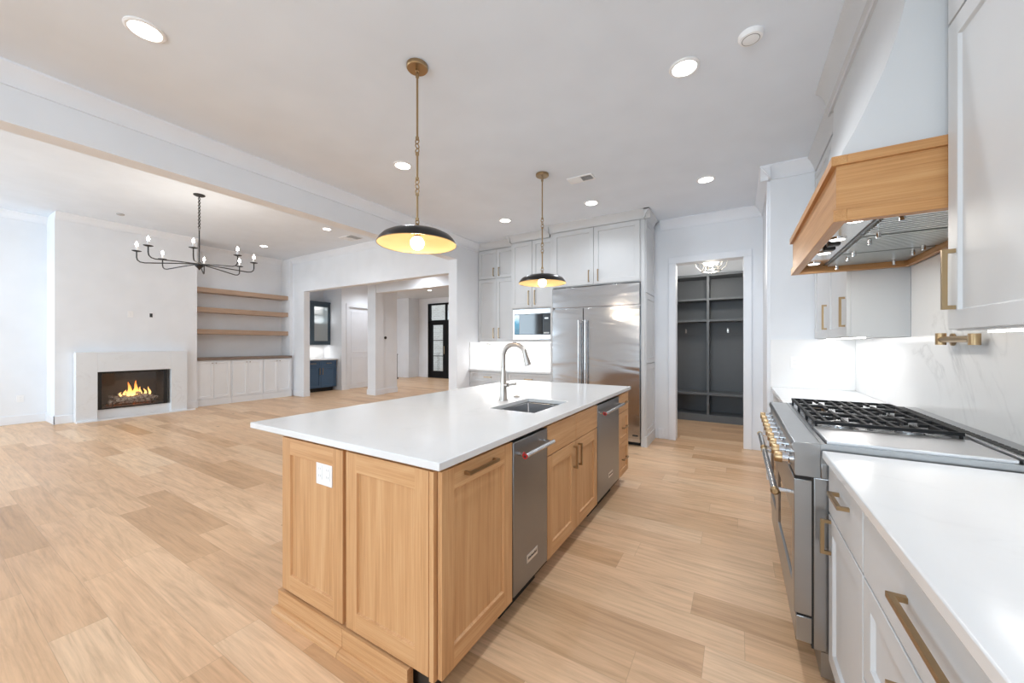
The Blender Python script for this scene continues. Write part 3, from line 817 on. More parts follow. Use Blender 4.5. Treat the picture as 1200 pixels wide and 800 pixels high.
bx(.206, .258, RY0+.002, RY1-.002, .135, .235).build('lower_panel', M_steelr, t, bevel=.002)
MB().box(.256, .2625, RY0+.0005, RY1-.004, .12, .80).box(.206, .256, RY0+.006, RY1-.004, .7855, .80).box(.21, .256, RY0+.006, RY1-.004, .2352, .2448).build('gasket_gap_fill', M_dark, t)  # gasket plus dark strips that put shade into the gaps around the doors
for k in range(9):
    y = RY0 + .075 + k*(RY1-RY0-.15)/8
    kb = MB().lathe([(.026, 0), (.027, -.010), (.021, -.014), (.021, -.034), (0, -.034)], (.200, y, .848), 22, 'x', caps=False).build('knob', M_chrome, t, 'chrome knob with brass grip')
    MB().lathe([(.0225, -.034), (.0225, -.058), (.020, -.062), (0, -.062)], (.200, y, .848), 22, 'x', caps=True).build('knob_grip', M_brass, kb)

# pot filler
t = thing('pot_filler', (.904, 2.60, 1.36), 'folded aged brass pot filler on the backsplash above the range', 'faucet')
MB().lathe([(.03, 0), (.03, -.008), (.014, -.014), (.012, -.045)], (.904, 2.66, 1.352), 22, 'x').build('wall_flange', M_brass, t)
MB().tube([(.86, 2.66, 1.326), (.86, 2.66, 1.383)], .019, 18).build('pivot', M_brass, t)
MB().tube([(.86, 2.66, 1.352), (.865, 2.37, 1.352)], .0145, 16).build('arm', M_brass, t)
MB().tube([(.865, 2.37, 1.326), (.865, 2.37, 1.375)], .019, 18).build('end_joint', M_brass, t)

# ------------------------------------------------ the hood
HX = .33; HY0, HY1 = 1.885, 3.18
t = thing('range_hood', (.62, 2.53, 1.8), 'painted bell-shaped range hood with a deep oak band and steel baffle insert', 'range hood')
ZB, ZT = 1.80, 2.05
m = MB()
m.box(HX, HX+.02, HY0, HY1, ZB+.03, ZT-.02); m.box(HX+.02, .898, HY0, HY0+.02, ZB+.03, ZT-.02); m.box(HX+.02, .898, HY1-.02, HY1, ZB+.03, ZT-.02)
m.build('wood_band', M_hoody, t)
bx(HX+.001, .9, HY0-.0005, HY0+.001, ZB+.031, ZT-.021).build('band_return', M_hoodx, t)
def collar(z0, z1, p, inner=.03):
    m = MB(); m.grid_slab([HX-p, HX+inner, .88, .90], [HY0-p, HY0+inner, HY1-inner, HY1+p], z0, z1, 0, lambda u, v, d: (u, v, d), center_hole=True); return m
for (nm, za, zb, p) in (('top_rail', ZT-.035, ZT, .016), ('bottom_rail', ZB, ZB+.044, .010)):
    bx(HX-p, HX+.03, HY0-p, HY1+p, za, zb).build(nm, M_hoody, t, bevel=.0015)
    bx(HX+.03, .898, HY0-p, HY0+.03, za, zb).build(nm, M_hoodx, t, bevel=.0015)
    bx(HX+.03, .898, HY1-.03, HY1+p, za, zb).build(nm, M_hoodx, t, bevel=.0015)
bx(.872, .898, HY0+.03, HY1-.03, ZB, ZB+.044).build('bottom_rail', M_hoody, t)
prof = []
for (x, z) in ((.345, ZT), (.352, 2.075), (.385, 2.14), (.425, 2.235), (.470, 2.35), (.503, 2.46), (.526, 2.58), (.538, 2.70), (.542, 2.86)): prof.append((x, z))
m = MB(); m.prism(prof + [(.90, 2.86), (.90, ZT)], 'y', HY0+.012, HY1-.012); m.build('hood_body', M_cab, t)
CH = CEIL_K
m = MB(); m.box(.542, .90, HY0+.010, HY1+.03, 2.86, CH)
cp = lambda x: [(x, CH), (x-.078, CH), (x-.078, CH-.012), (x-.058, CH-.026), (x-.040, CH-.050), (x-.028, CH-.085), (x-.022, CH-.125), (x-.030, CH-.130), (x-.030, CH-.150), (x-.014, CH-.156), (x-.014, CH-.185), (x, CH-.185)]
m.prism(cp(.542), 'y', HY0+.01, HY1+.09)
m.prism([(HY1+.03, CH), (HY1+.09, CH), (HY1+.09, CH-.016), (HY1+.07, CH-.035), (HY1+.05, CH-.085), (HY1+.045, CH-.185), (HY1+.03, CH-.185)], 'x', .53, .62)
m.build('crown_moulding', M_cab, t)
# insert
ZI = ZB+.045
m = MB(); m.box(HX+.022, .895, HY0+.022, HY1-.022, ZI, ZI+.02); m.build('insert_plate', M_steel, t)
m = MB(); m.box(HX+.03, HX+.15, HY0+.03, HY1-.03, ZI-.004, ZI); m.build('light_strip', steel('hood_steel', (.72,.73,.74), .12), t)
for k in range(3):
    a = HY0+.04+k*.403; b = a+.395
    p = bx(HX+.16, .88, a, b, ZI-.006, ZI).build('baffle_filter', M_steeld, t)  # darker steel under the slats puts the groove shade into its colour
    m = MB()
    for j in range(13):
        y = a+.014+j*.0288
        m.box(HX+.172, .868, y, y+.016, ZI-.018, ZI-.006)
    m.build('slats', M_alu, p)
    for y in (a+.06, b-.06):
        for xk in (HX+.21, HX+.47): MB().tube([(xk, y, ZI-.02), (xk, y, ZI-.045)], .009, 12).build('latch_knob', M_chrome, p)
for k in range(4):
    y = HY0+.16+k*.325
    r = MB().lathe([(.036, 0), (.036, -.005), (.028, -.006), (.028, 0)], (HX+.09, y, ZI-.004), 24, caps=False).build('hood_lamp', M_chrome, t)
    MB().lathe([(.028, -.004), (0, -.0045)], (HX+.09, y, ZI-.004), 24, caps=False).build('lens', M_lens, r)
for y in (HY0+.55, HY0+.66):
    bx(HX+.065, HX+.115, y, y+.04, ZI-.020, ZI-.004).build('control_knob', M_black, t, bevel=.004)
area('hood_light', (HX+.10, 2.53, ZI-.03), (0, 0, R(90)), 1.1, .06, 4, (1, .95, .86), t)

# ------------------------------------------------ wall cabinets on the right
def wall_unit(name, y0, y1, label, doors, uc):
    t = thing(name, (.77, (y0+y1)/2, 1.375), label, 'cabinet')
    bx(.64, .919, y0, y1, 1.375, CH-.1).build('cabinet_box', M_cab, t, bevel=.002)
    for (a, b, hy) in doors:
        d = shaker('-x', .64, a, b, 1.38, 2.41, stile=.062).build('door', M_cab, t, bevel=.0015)
        pull('-x', .62, hy-.006, hy+.006, 1.445, 1.645, out=.032, th=.013).build('door_handle', M_brass, d, 'aged brass bar handle')
        shaker('-x', .64, a, b, 2.42, 2.90, stile=.062).build('door', M_cab, t, bevel=.0015)
    m = MB(); m.prism([(.64, CH), (.56, CH), (.56, CH-.016), (.58, CH-.035), (.605, CH-.075), (.622, CH-.12), (.64, CH-.12)], 'y', y0, y1)
    m.build('crown_moulding', M_cab, t)
    bx(.70, .72, y0+.03, y1-.03, 1.368, 1.375).build('light_strip', M_led, t)
    area('under_cabinet_light', (.74, (y0+y1)/2, 1.36), (0, 0, R(90)), (y1-y0)*.9, .05, uc, (1, .97, .93), t)
    return t
wall_unit('wall_cabinet', 3.235, 4.418, 'pale grey wall cabinet with brass handles beyond the range hood', [(3.24, 3.822, 3.285), (3.828, 4.412, 3.875)], 1.2)
wall_unit('wall_cabinet', .88, 1.868, 'large pale grey wall cabinet at the right edge, nearest the viewer', [(1.378, 1.864, 1.815), (.885, 1.372, .93)], .35)

# ================================================================== CEILING FIXTURES
dl_group = 'recessed round ceiling lights'
def downlight(x, y, z, label, power=23, src=None):
    if src:
        return dup(src, (x, y, z), label)
    t = thing('recessed_light', (x, y, z), label, 'ceiling light', dl_group)
    MB().lathe([(.088, 0), (.088, -.004), (.080, -.009), (.070, -.009), (.068, -.003), (.068, 0)], (x, y, z), 36, caps=False).build('trim_ring', M_white, t)
    MB().lathe([(.069, -.004), (0, -.0045)], (x, y, z), 36, caps=False).build('lens', M_lens, t)
    lamp('SPOT', (x, y, z-.03), power, (.87, .93, 1.0), t, .06, 150)
    return t
KL = [(-2.777, .72, 'round recessed ceiling light at top left, nearest above the island overhang'),
      (-.278, 2.545, 'round recessed ceiling light above the aisle, left of the smoke detector'),
      (-2.753, 2.541, 'round recessed ceiling light seen just left of the near pendant rod'),
      (-.276, 4.388, 'round recessed ceiling light in front of the mudroom opening'),
      (-1.516, 4.40, 'round recessed ceiling light above the refrigerator'),
      (-2.757, 4.405, 'round recessed ceiling light in front of the recessed wall cabinet'),
      (-.278, .72, 'round recessed ceiling light over the aisle at the viewer'),
      (-2.777, -1.2, 'round recessed ceiling light behind the viewer on the left'),
      (-.278, -1.2, 'round recessed ceiling light behind the viewer on the right')]
dl0 = aisle0 = None
for (x, y, lab) in KL:
    if x > -1 and y > 2:                                   # the lights over the work aisle are the brighter ones
        o = downlight(x, y, CEIL_K, lab, 40, src=aisle0); aisle0 = aisle0 or o
    else:
        o = downlight(x, y, CEIL_K, lab, 22, src=dl0); dl0 = dl0 or o
for (x, y, lab) in ((-6.68, 4.28, 'round recessed light in the living room ceiling near the air vent'), (-9.05, 4.30, 'round recessed light in the living room ceiling by the shelf niche'),
                    (-6.68, .2, 'round recessed living room light outside the frame'), (-9.05, .2, 'round recessed light over the left living room wall')):
    downlight(x, y, CEIL_L, lab, src=dl0)
fl0 = downlight(-6.2, 6.02, CEIL_K+.1, 'round recessed light in the passage behind the wide opening', 58)
downlight(-9.0, 7.4, CEIL_K+.1, 'round recessed light in the hall by the pantry door', src=fl0)
downlight(-8.9, 9.4, CEIL_K+.1, 'round recessed light in the foyer before the black front door', src=fl0)
downlight(-11.2, 8.2, CEIL_K+.1, 'round recessed light in the foyer by the stair', src=fl0)
downlight(-6.2, 8.8, CEIL_K+.1, 'round recessed light in the foyer behind the pier wall', src=fl0)
# smoke detector, vents
t = thing('smoke_detector', (.068, 2.466, CEIL_K), 'round white smoke detector on the kitchen ceiling', 'smoke detector')
MB().lathe([(.062, 0), (.062, -.012), (.055, -.026), (.03, -.032), (0, -.033)], (.068, 2.466, CEIL_K), 32, caps=False).build('housing', M_white, t)
MB().torus((.068, 2.466, CEIL_K-.027), .042, .003, 28, 6).build('sensor_ring', mat('sensor_grey', (.25,.25,.25), .6), t)
def vent(x, y, z, w_, d_, label, back=M_hole):
    t = thing('air_vent', (x, y, z), label, 'air vent')
    m = MB(); m.grid_slab([x-w_/2, x-w_/2+.018, x+w_/2-.018, x+w_/2], [y-d_/2, y-d_/2+.018, y+d_/2-.018, y+d_/2], z-.008, z, 0, lambda u, v, d: (u, v, d), center_hole=True)
    m.build('frame', M_white, t)
    bx(x-w_/2+.018, x+w_/2-.018, y-d_/2+.018, y+d_/2-.018, z-.001, z).build('backing', back, t)
    m = MB(); n = 8
    for k in range(n):
        for s, (xa, xb) in ((1, (x-w_/2+.018, x-.006)), (-1, (x+.006, x+w_/2-.018))):
            yy = y-d_/2+.022+k*(d_-.05)/(n-1)
            if s > 0: m.prism([(yy, z-.001), (yy+.002, z-.001), (yy+.010, z-.009), (yy+.008, z-.009)], 'x', xa, xb)
            else: m.prism([(yy+.008, z-.001), (yy+.010, z-.001), (yy+.002, z-.009), (yy, z-.009)], 'x', xa, xb)
    m.box(x-.006, x+.006, y-d_/2+.018, y+d_/2-.018, z-.009, z-.001)
    m.build('louvres', M_white, t)
vent(-1.385, 3.70, CEIL_K, .27, .14, 'white two-way louvred vent in the kitchen ceiling')
vent(-6.82, 4.90, CEIL_L, .42, .30, 'white louvred vent in the living room ceiling', mat('duct_grey', (.42,.42,.42), .7))
tag(MB().lathe([(.05, 0), (.05, -.012), (.04, -.02), (0, -.021)], (-8.9, 2.0, CEIL_L), 24, caps=False).build('smoke_detector', mat('detector_grey', (.45,.45,.45), .5), None, loc=(-8.9, 2.0, CEIL_L)), 'small grey detector on the living room ceiling above the fireplace', 'smoke detector')

# pendants
def link(m, c, r=.011, h=.020, ax='x'):
    m.torus(c, r, .0026, 16, 6, ax, 1.0)
def pendant(x, y, label):
    zr = 1.945
    t = thing('pendant_lamp', (x, y, CEIL_K), label, 'pendant lamp', 'two pendants over the island')
    MB().lathe([(.065, 0), (.065, -.018), (.060, -.024), (0, -.024)], (x, y, CEIL_K), 36, caps=False).build('canopy', M_brass, t)
    m = MB(); m.torus((x, y, CEIL_K-.036), .012, .003, 16, 6, 'x'); m.torus((x, y, CEIL_K-.054), .010, .003, 16, 6, 'y'); m.build('hook', M_brass, t)
    for (za, zb) in ((2.985, 2.600), (2.505, 2.350), (2.255, 2.100)):
        r = MB().tube([(x, y, za), (x, y, zb)], .0065, 10).build('rod', M_brass, t)
        m = MB()
        for z in (za, zb): m.lathe([(0, .008), (.011, .008), (.011, -.008), (0, -.008)], (x, y, z), 12, caps=False)
        m.build('rod_ferrule', M_brass, r)
    m = MB()
    for (za, zb) in ((2.592, 2.513), (2.342, 2.263), (2.092, 2.05)):
        n = max(2, int((za-zb)/.026))
        for k in range(n): m.torus((x, y, za-.01-k*(za-zb-.02)/(n-1)), .0145, .0036, 14, 6, 'x' if k % 2 else 'y')
    m.build('links', M_brass, t)
    MB().lathe([(0, .105), (.012, .105), (.014, .088), (.024, .082), (.024, .072), (0, .072)], (x, y, zr), 24, caps=False).build('shade_cap', M_brass, t)
    out = [(.0, .086), (.06, .085), (.12, .080), (.17, .068), (.205, .050), (.226, .028), (.236, .010), (.240, 0)]
    inn = [(.237, .0), (.232, .010), (.221, .027), (.200, .047), (.166, .064), (.12, .075), (.06, .080), (0, .081)]
    s = MB().lathe(out, (x, y, zr), 56, caps=False).build('shade', M_bronze, t, 'shallow dark bronze dome shade')
    MB().lathe(inn, (x, y, zr), 56, caps=False).build('shade_lining', M_gold, s, 'gold leaf inside of the shade')
    m = MB(); m.torus((x, y, zr), .2385, .0022, 56, 6); m.build('rim', M_brass, s)
    MB().lathe([(.018, .078), (.018, .045), (0, .045)], (x, y, zr), 20, caps=False).build('socket', M_brass, t)
    pr = [(.012, .046)] + [(.042*math.sin(a), .008 + .042*math.cos(a)) for a in [R(20+16*k) for k in range(10)]] + [(0, -.034)]
    MB().lathe(pr, (x, y, zr), 28, caps=False).build('bulb', M_bulb, t, 'round glowing globe bulb')
    lamp('POINT', (x, y, zr-.045), 6, (1, .86, .68), t, .03)
    return t
pendant(-1.692, 1.679, 'nearer brass-rod pendant with shallow black dome and gold inside')
pendant(-1.687, 3.403, 'farther brass-rod pendant with black dome, in front of the fridge cabinets')

# chandelier
cx, cy = -6.765, 2.34
t = thing('chandelier', (cx, cy, CEIL_L), 'large black iron eight-arm candle chandelier in the living room', 'chandelier')
MB().lathe([(.07, 0), (.07, -.010), (.05, -.022), (.012, -.026), (0, -.026)], (cx, cy, CEIL_L), 32, caps=False).build('canopy', M_black, t)
m = MB(); z = CEIL_L-.035; k = 0
while z > 3.03:
    m.torus((cx, cy, z), .013, .0045, 14, 6, 'x' if k % 2 else 'y', 1.4); z -= .026; k += 1
m.torus((cx, cy, 3.012), .018, .0035, 18, 6, 'y'); m.build('chain', M_black, t)
MB().tube([(cx, cy, 2.995), (cx, cy, 2.52)], .008, 10).build('stem', M_black, t)
HZ = 2.485
MB().lathe([(0, .05), (.02, .05), (.028, .03), (.05, .015), (.052, -.01), (.035, -.03), (.018, -.045), (.010, -.06), (0, -.07)], (cx, cy, HZ), 24, caps=False).build('hub', M_black, t)
Rr = .66; BZ = 2.715
for k in range(8):
    a = .3616 + k*PI/4; ca, sa = math.cos(a), math.sin(a)
    P = lambda r, z: (cx+r*ca, cy+r*sa, z)
    arm = MB().tube([P(.03, HZ+.02), P(.12, HZ+.01), P(.3, HZ-.005), P(.48, HZ-.025), P(.58, HZ-.035), P(.625, HZ-.028), P(.652, HZ-.005), P(Rr, HZ+.03), P(Rr, HZ+.11)], .0075, 8).build('arm', M_black, t)
    MB().lathe([(.0, 0), (.03, .0), (.05, .008), (.051, .012), (.0, .010)], P(Rr, HZ+.11), 24, caps=False).build('drip_pan', M_black, arm)
    MB().tube([P(Rr, HZ+.118), P(Rr, HZ+.185)], .011, 12).build('candle_sleeve', M_white, arm, 'white candle sleeve')
    MB().lathe([(.008, 0), (.014, .012), (.0155, .024), (.010, .042), (.003, .058), (0, .062)], P(Rr, HZ+.185), 16, caps=False).build('bulb', M_bulbc, arm, 'glowing candle bulb')
lamp('POINT', (cx, cy, BZ-.02), 16, (1, .93, .82), t, .5)

# ================================================================== LIVING ROOM
# fireplace surround
SX = -9.47
t = thing('fireplace', (-9.55, 2.33, 0), 'white quartz fireplace surround with a lit gas log fire', 'fireplace')
m = MB(); m.box(SX-.17, SX, 1.60, 1.85, 0, 1.19); m.box(SX-.17, SX, 2.83, 3.08, 0, 1.19); m.box(SX-.17, SX, 1.85, 2.83, .845, 1.19)
m.build('surround', M_surr, t, bevel=.003)
m = MB(); m.box(SX-.17, SX-.07, 1.85, 2.83, 0, .18); m.build('sill_panel', M_surr, t)
m = MB(); m.box(SX-.01, SX+.05, 1.60, 3.20, 0, .02); m.build('hearth_slab', M_trim, t)
FXB = CHX-.001
m = MB(); y0, y1, z0, z1, xb = 1.852, 2.79, .182, .842, -10.08
for b in ((xb, SX-.06, y0, y0+.02, z0, z1), (xb, SX-.06, y1-.02, y1, z0, z1), (xb, SX-.06, y0+.02, y1-.02, z0, z0+.02), (xb, SX-.06, y0+.02, y1-.02, z1-.02, z1), (xb, xb+.02, y0+.02, y1-.02, z0+.02, z1-.02)): m.box(*b)
m.build('firebox', M_ash, t, 'dark steel firebox')
m = MB(); m.grid_slab([y0, y0+.055, y1-.055, y1], [z0, z0+.02, z1-.03, z1], 0, .012, 0, face_map('+x', SX-.06), center_hole=True); m.build('firebox_frame', M_black, t)
bx(SX-.066, SX-.063, y0+.05, y1-.05, z0+.02, z1-.025).build('glass_pane', clear_glass('firebox_glass', (.92,.92,.92), .05), t)
# log set
M_log = mat('charred_log', (.12,.09,.075), .85); nl = NT(M_log)
nl.L(nl.ramp(nl.noise(nl.co, 22, 6, .7), [(.35, (.03,.025,.022)), (.46, (.30,.22,.18)), (.58, (.70,.62,.55)), (.7, (.12,.09,.07))]), nl.b.inputs['Base Color'])
nl.bump(nl.noise(nl.co, 40, 5), .8, .02)
g = MB()
for k in range(7): g.box(-9.86, -9.60, 2.03+k*.095, 2.042+k*.095, .225, .237)
for y in (2.05, 2.58): g.box(-9.62, -9.60, y, y+.014, .202, .29)
g.box(-9.62, -9.606, 2.03, 2.62, .225, .241)
g.build('grate', M_black, t)
for i, (p0, p1, r) in enumerate((((-9.66, 2.02, .275), (-9.66, 2.62, .285), .042), ((-9.80, 2.05, .285), (-9.78, 2.60, .275), .045), ((-9.70, 2.10, .345), (-9.74, 2.50, .36), .036), ((-9.76, 2.30, .37), (-9.66, 2.62, .335), .034), ((-9.64, 2.24, .35), (-9.80, 2.06, .37), .028), ((-9.62, 2.10, .30), (-9.63, 2.55, .345), .036), ((-9.78, 2.16, .40), (-9.70, 2.46, .415), .03), ((-9.66, 2.42, .375), (-9.64, 2.68, .30), .026))):
    m = MB(); a, b = Vector(p0), Vector(p1); n = 12; pts = []; rs = []
    for k in range(n+1):
        q = a.lerp(b, k/n); pts.append(q + Vector((random.uniform(-.006,.006), 0, random.uniform(-.006,.006)))); rs.append(r*random.uniform(.82, 1.1)*(.85 if k in (0, n) else 1))
    m.tube(pts, rs, 12); m.build('log', M_log, t, 'charred log with ash')
M_em = mat('glowing_embers', (.1,.04,.02), .9, emis=(1, .22, .04), estr=1.0); ne = NT(M_em)
ne.L(ne.M('MULTIPLY', ne.M('GREATER_THAN', ne.noise(ne.co, 45, 3), .58), 1.5), ne.b.inputs['Emission Strength'])
m = MB(); n = 20
V = [[m.bm.verts.new((-9.85+.26*i/6, 2.02+.62*j/n, .215+.02*random.random())) for j in range(n+1)] for i in range(7)]
for i in range(6):
    for j in range(n): m.face([V[i][j], V[i+1][j], V[i+1][j+1], V[i][j+1]])
m.build('ember_bed', M_em, t, 'glowing ember bed')
M_fl = mat('flame', (0,0,0), 1, emis=(1, .42, .09), estr=2.4); nf = NT(M_fl)
sp = nf.new('ShaderNodeSeparateXYZ'); nf.L(nf.co, sp.inputs[0])
nf.L(nf.ramp(nf.M('MULTIPLY', nf.M('SUBTRACT', sp.outputs[2], .36), 4.0), [(0, (1, .62, .24)), (.5, (1, .40, .08)), (1, (.9, .18, .03))]), nf.b.inputs['Emission Color'])
for i, (y, h, r, x) in enumerate(((2.24, .10, .022, -9.72), (2.30, .23, .034, -9.70), (2.355, .16, .026, -9.68), (2.40, .25, .032, -9.72), (2.45, .14, .026, -9.70), (2.18, .07, .018, -9.68), (2.52, .10, .022, -9.73), (2.58, .13, .02, -9.71), (2.34, .11, .04, -9.66), (2.27, .08, .03, -9.66))):
    m = MB(); pts = []; rs = []; n = 9; ph = random.random()*6
    for k in range(n+1):
        q = k/n; pts.append((x+.010*math.sin(ph+q*5), y+.022*math.sin(ph*2+q*4)*q, .37+h*1.12*q)); rs.append(max(.001, r*1.15*(math.sin(min(1, q*2.2+.35)*PI/2))*(1-q)**.75))
    m.tube(pts, rs, 10); m.build('flame', M_fl, t, 'orange flame')
lamp('POINT', (-9.62, 2.36, .52), .35, (1, .55, .28), t, .08)

# cable plate over the fireplace and outlets
t = thing('cable_plate', (CHX, 2.585, 1.88), 'small black recessed plate high on the chimney wall above the fireplace', 'wall plate')
fbox(MB(), '+x', CHX, 2.56, 2.61, 1.83, 1.93, 0, .004).build('cover_plate', M_white, t)
fbox(MB(), '+x', CHX, 2.564, 2.606, 1.845, 1.918, .004, .006).build('opening', M_hole, t)
outlet('+x', CHX, 2.30, 1.885, .075, .115, 'white outlet plate on the chimney wall, left of the black plate')
outlet('+x', -10.25, 1.12, .42, .075, .115, 'white outlet low on the far left living room wall')

# built-in base cabinets
cl = ['white base cabinet with small knobs at left of the living room niche', 'white base cabinet with small knobs in the middle of the niche', 'white base cabinet with small knobs at right of the niche']
for i in range(3):
    a = 3.305 + i*.665; b = a + .66
    t = thing('niche_cabinet', (-10.0, (a+b)/2, 0), cl[i], 'cabinet', 'white cabinets in the living room niche')
    bx(-10.245, -9.78, a, b, 0, .975).build('cabinet_box', M_cabw, t)
    bx(-9.78, -9.765, a, b, 0, .14).build('base_board', M_cabw, t)
    for (c, e, ky) in ((a+.02, (a+b)/2-.002, (a+b)/2-.035), ((a+b)/2+.002, b-.02, (a+b)/2+.035)):
        d = shaker('+x', -9.78, c, e, .155, .955, stile=.05).build('door', M_cabw, t)
        MB().lathe([(.006, 0), (.006, .014), (.012, .020), (.011, .028), (0, .029)], (-9.76, ky, .915), 14, 'x', caps=False).build('knob', M_nickel, d)
tag(bx(-10.245, -9.745, 3.303, 5.297, .977, 1.035).build('niche_worktop', M_shelft, None, bevel=.002, loc=(-10, 4.3, .977)), 'brown wooden worktop on the white cabinets of the niche', 'worktop')
for (za, zb, lab) in ((2.465, 2.565, 'top oak floating shelf in the living room niche'), (2.03, 2.135, 'middle oak floating shelf in the living room niche'), (1.55, 1.655, 'lowest oak floating shelf in the living room niche')):
    tag(bx(-10.249, -9.93, 3.301, 5.299, za, zb).build('floating_shelf', M_shelf, None, bevel=.002, loc=(-10.1, 4.3, za)), lab, 'shelf', 'floating shelves in the niche')

# ================================================================== BAR, PANTRY, FOYER
t = thing('bar_cabinet', (-10.27, 6.2, 0), 'navy blue base cabinet with two drawers and two doors in the bar niche', 'cabinet')
bx(-10.61, -9.95, 5.72, 6.655, .11, .875).build('cabinet_box', M_navy, t)
bx(-10.55, -10.02, 5.73, 6.60, 0, .11).build('toe_kick', M_dark, t)
for (a, b) in ((5.73, 6.185), (6.19, 6.65)):
    d = shaker('+x', -9.95, a, b, .71, .868, stile=.03).build('drawer', M_navy, t)
    pull('+x', -9.93, (a+b)/2-.08, (a+b)/2+.08, .785, .797).build('drawer_handle', M_brass, d, 'brass bar handle')
    d = shaker('+x', -9.95, a, b, .12, .70, stile=.055).build('door', M_navy, t)
    hy = b-.04 if a < 6 else a+.04
    pull('+x', -9.93, hy-.006, hy+.006, .48, .66).build('door_handle', M_brass, d, 'brass bar handle')
tag(bx(-10.62, -9.91, 5.56, 6.695, .877, .91).build('bar_worktop', M_quartz, None, loc=(-10.27, 6.2, .877)), 'white worktop on the navy bar cabinet', 'worktop')
M_frost = bpy.data.materials.new('seeded_glass'); M_frost.use_nodes = True
_t = M_frost.node_tree; _t.nodes.clear(); _o = _t.nodes.new('ShaderNodeOutputMaterial'); _m = _t.nodes.new('ShaderNodeMixShader')
_a = _t.nodes.new('ShaderNodeBsdfTransparent'); _d = _t.nodes.new('ShaderNodeBsdfDiffuse'); _d.inputs[0].default_value = (.72, .78, .78, 1)
_m.inputs[0].default_value = .42; _t.links.new(_a.outputs[0], _m.inputs[1]); _t.links.new(_d.outputs[0], _m.inputs[2]); _t.links.new(_m.outputs[0], _o.inputs[0])
t = thing('bar_wall_cabinet', (-10.45, 6.4, 1.31), 'slate blue glass-door wall cabinet over the bar', 'cabinet')
y0, y1 = 6.10, 6.695
m = MB(); m.box(-10.615, -10.30, y0, y0+.03, 1.31, 2.5); m.box(-10.615, -10.30, y1-.03, y1, 1.31, 2.5); m.box(-10.615, -10.30, y0+.03, y1-.03, 1.31, 1.34); m.box(-10.615, -10.30, y0+.03, y1-.03, 2.46, 2.5); m.box(-10.615, -10.60, y0+.03, y1-.03, 1.34, 2.46)
m.build('cabinet_box', M_slate, t)
m = MB(); m.grid_slab([y0, y0+.11, y1-.075, y1], [1.31, 1.42, 2.40, 2.5], 0, .02, 0, face_map('+x', -10.30), center_hole=True); d = m.build('door', M_slate, t)
bx(-10.292, -10.289, y0+.1, y1-.07, 1.41, 2.41).build('glass_pane', M_frost, d, 'pale seeded glass')
for z in (1.64, 1.90, 2.16):
    bx(-10.60, -10.31, y0+.03, y1-.03, z, z+.02).build('shelf', M_slate, t)
bx(-10.60, -10.595, y0+.03, y1-.03, 1.34, 2.46).build('back_panel', M_white, t, 'pale back panel')
bx(-10.64, -10.26, y0-.01, y1, 2.5, 2.55).build('crown_moulding', M_slate, t)
bx(-10.60, -10.33, y0+.05, y1-.05, 2.452, 2.459).build('light_strip', M_led, t)
lamp('POINT', (-10.36, 6.45, 2.02), 3.5, (.95, .98, 1), t, .1)
area('bar_light', (-10.4, 6.3, 1.29), (0, 0, R(90)), .6, .05, 2, (1, .97, .93), t)
tag(bx(-10.62, -10.61, 5.56, 6.699, .912, 1.308).build('bar_backsplash', M_splash, None, loc=(-10.615, 6.2, .91)), 'white backsplash behind the bar under the glass cabinet', 'backsplash')

# pantry door
t = bpy.data.objects.new('door_1', None); C.objects.link(t); t.location = (-9.8, 7.33, 0); t['kind'] = 'structure'
m = MB(); m.box(-9.83, -9.79, 6.95, 7.71, .012, 2.41)
m.build('door_leaf', M_trim, t)
for (za, zb) in ((.15, .95), (1.08, 2.30)):
    MB().grid_slab([6.95+.09, 6.95+.12, 7.71-.12, 7.71-.09], [za, za+.03, zb-.03, zb], -.001, .006, .002, face_map('+x', -9.79)).build('door_panel', M_trim, t)
m = MB(); m.tube([(-9.79, 7.65, 1.0), (-9.75, 7.65, 1.0)], .01, 12); m.lathe([(0, 0), (.022, .004), (.028, .018), (.02, .034), (0, .038)], (-9.755, 7.65, 1.0), 18, 'x', caps=False); m.build('door_knob', M_black, t)
m = MB()
for z in (.25, .95, 1.6, 2.2): m.box(-9.79, -9.782, 6.945, 6.96, z, z+.1)
m.build('hinges', M_black, t)
m = MB(); m.box(-9.75, -9.73, 6.85, 6.94, 0, 2.42); m.box(-9.75, -9.73, 7.72, 7.81, 0, 2.42); m.box(-9.75, -9.73, 6.85, 7.81, 2.42, 2.52); struct('trim_12', m, M_trim)
# thermostat
t = thing('thermostat', (-8.10, 6.95, 1.52), 'small round black thermostat on the white wall beside the column', 'thermostat')
MB().lathe([(.055, 0), (.055, .004), (0, .004)], (-8.10, 6.86, 1.50), 24, 'x', caps=False).build('wall_plate', M_white, t)
MB().lathe([(.036, .004), (.038, .018), (.030, .024), (0, .025)], (-8.10, 6.86, 1.50), 24, 'x', caps=False).build('dial', M_black, t)
# stair newel and rail
t = thing('stair_newel', (-11.2, 9.9, 0), 'black stair newel post beside the foyer wall', 'newel post')
NX, NY = -11.15, 9.95
bx(NX-.04, NX+.04, NY-.04, NY+.04, .0, .92).build('post', M_black, t)
bx(NX-.055, NX+.055, NY-.055, NY+.055, .92, .95).build('post_cap', M_black, t)
bx(NX-.06, NX+.06, NY-.06, NY+.06, 0, .06).build('post_base', M_black, t)
MB().tube([(NX, NY, .86), (NX-.9, NY-.02, 1.02)], .022, 10).build('handrail', M_black, t)

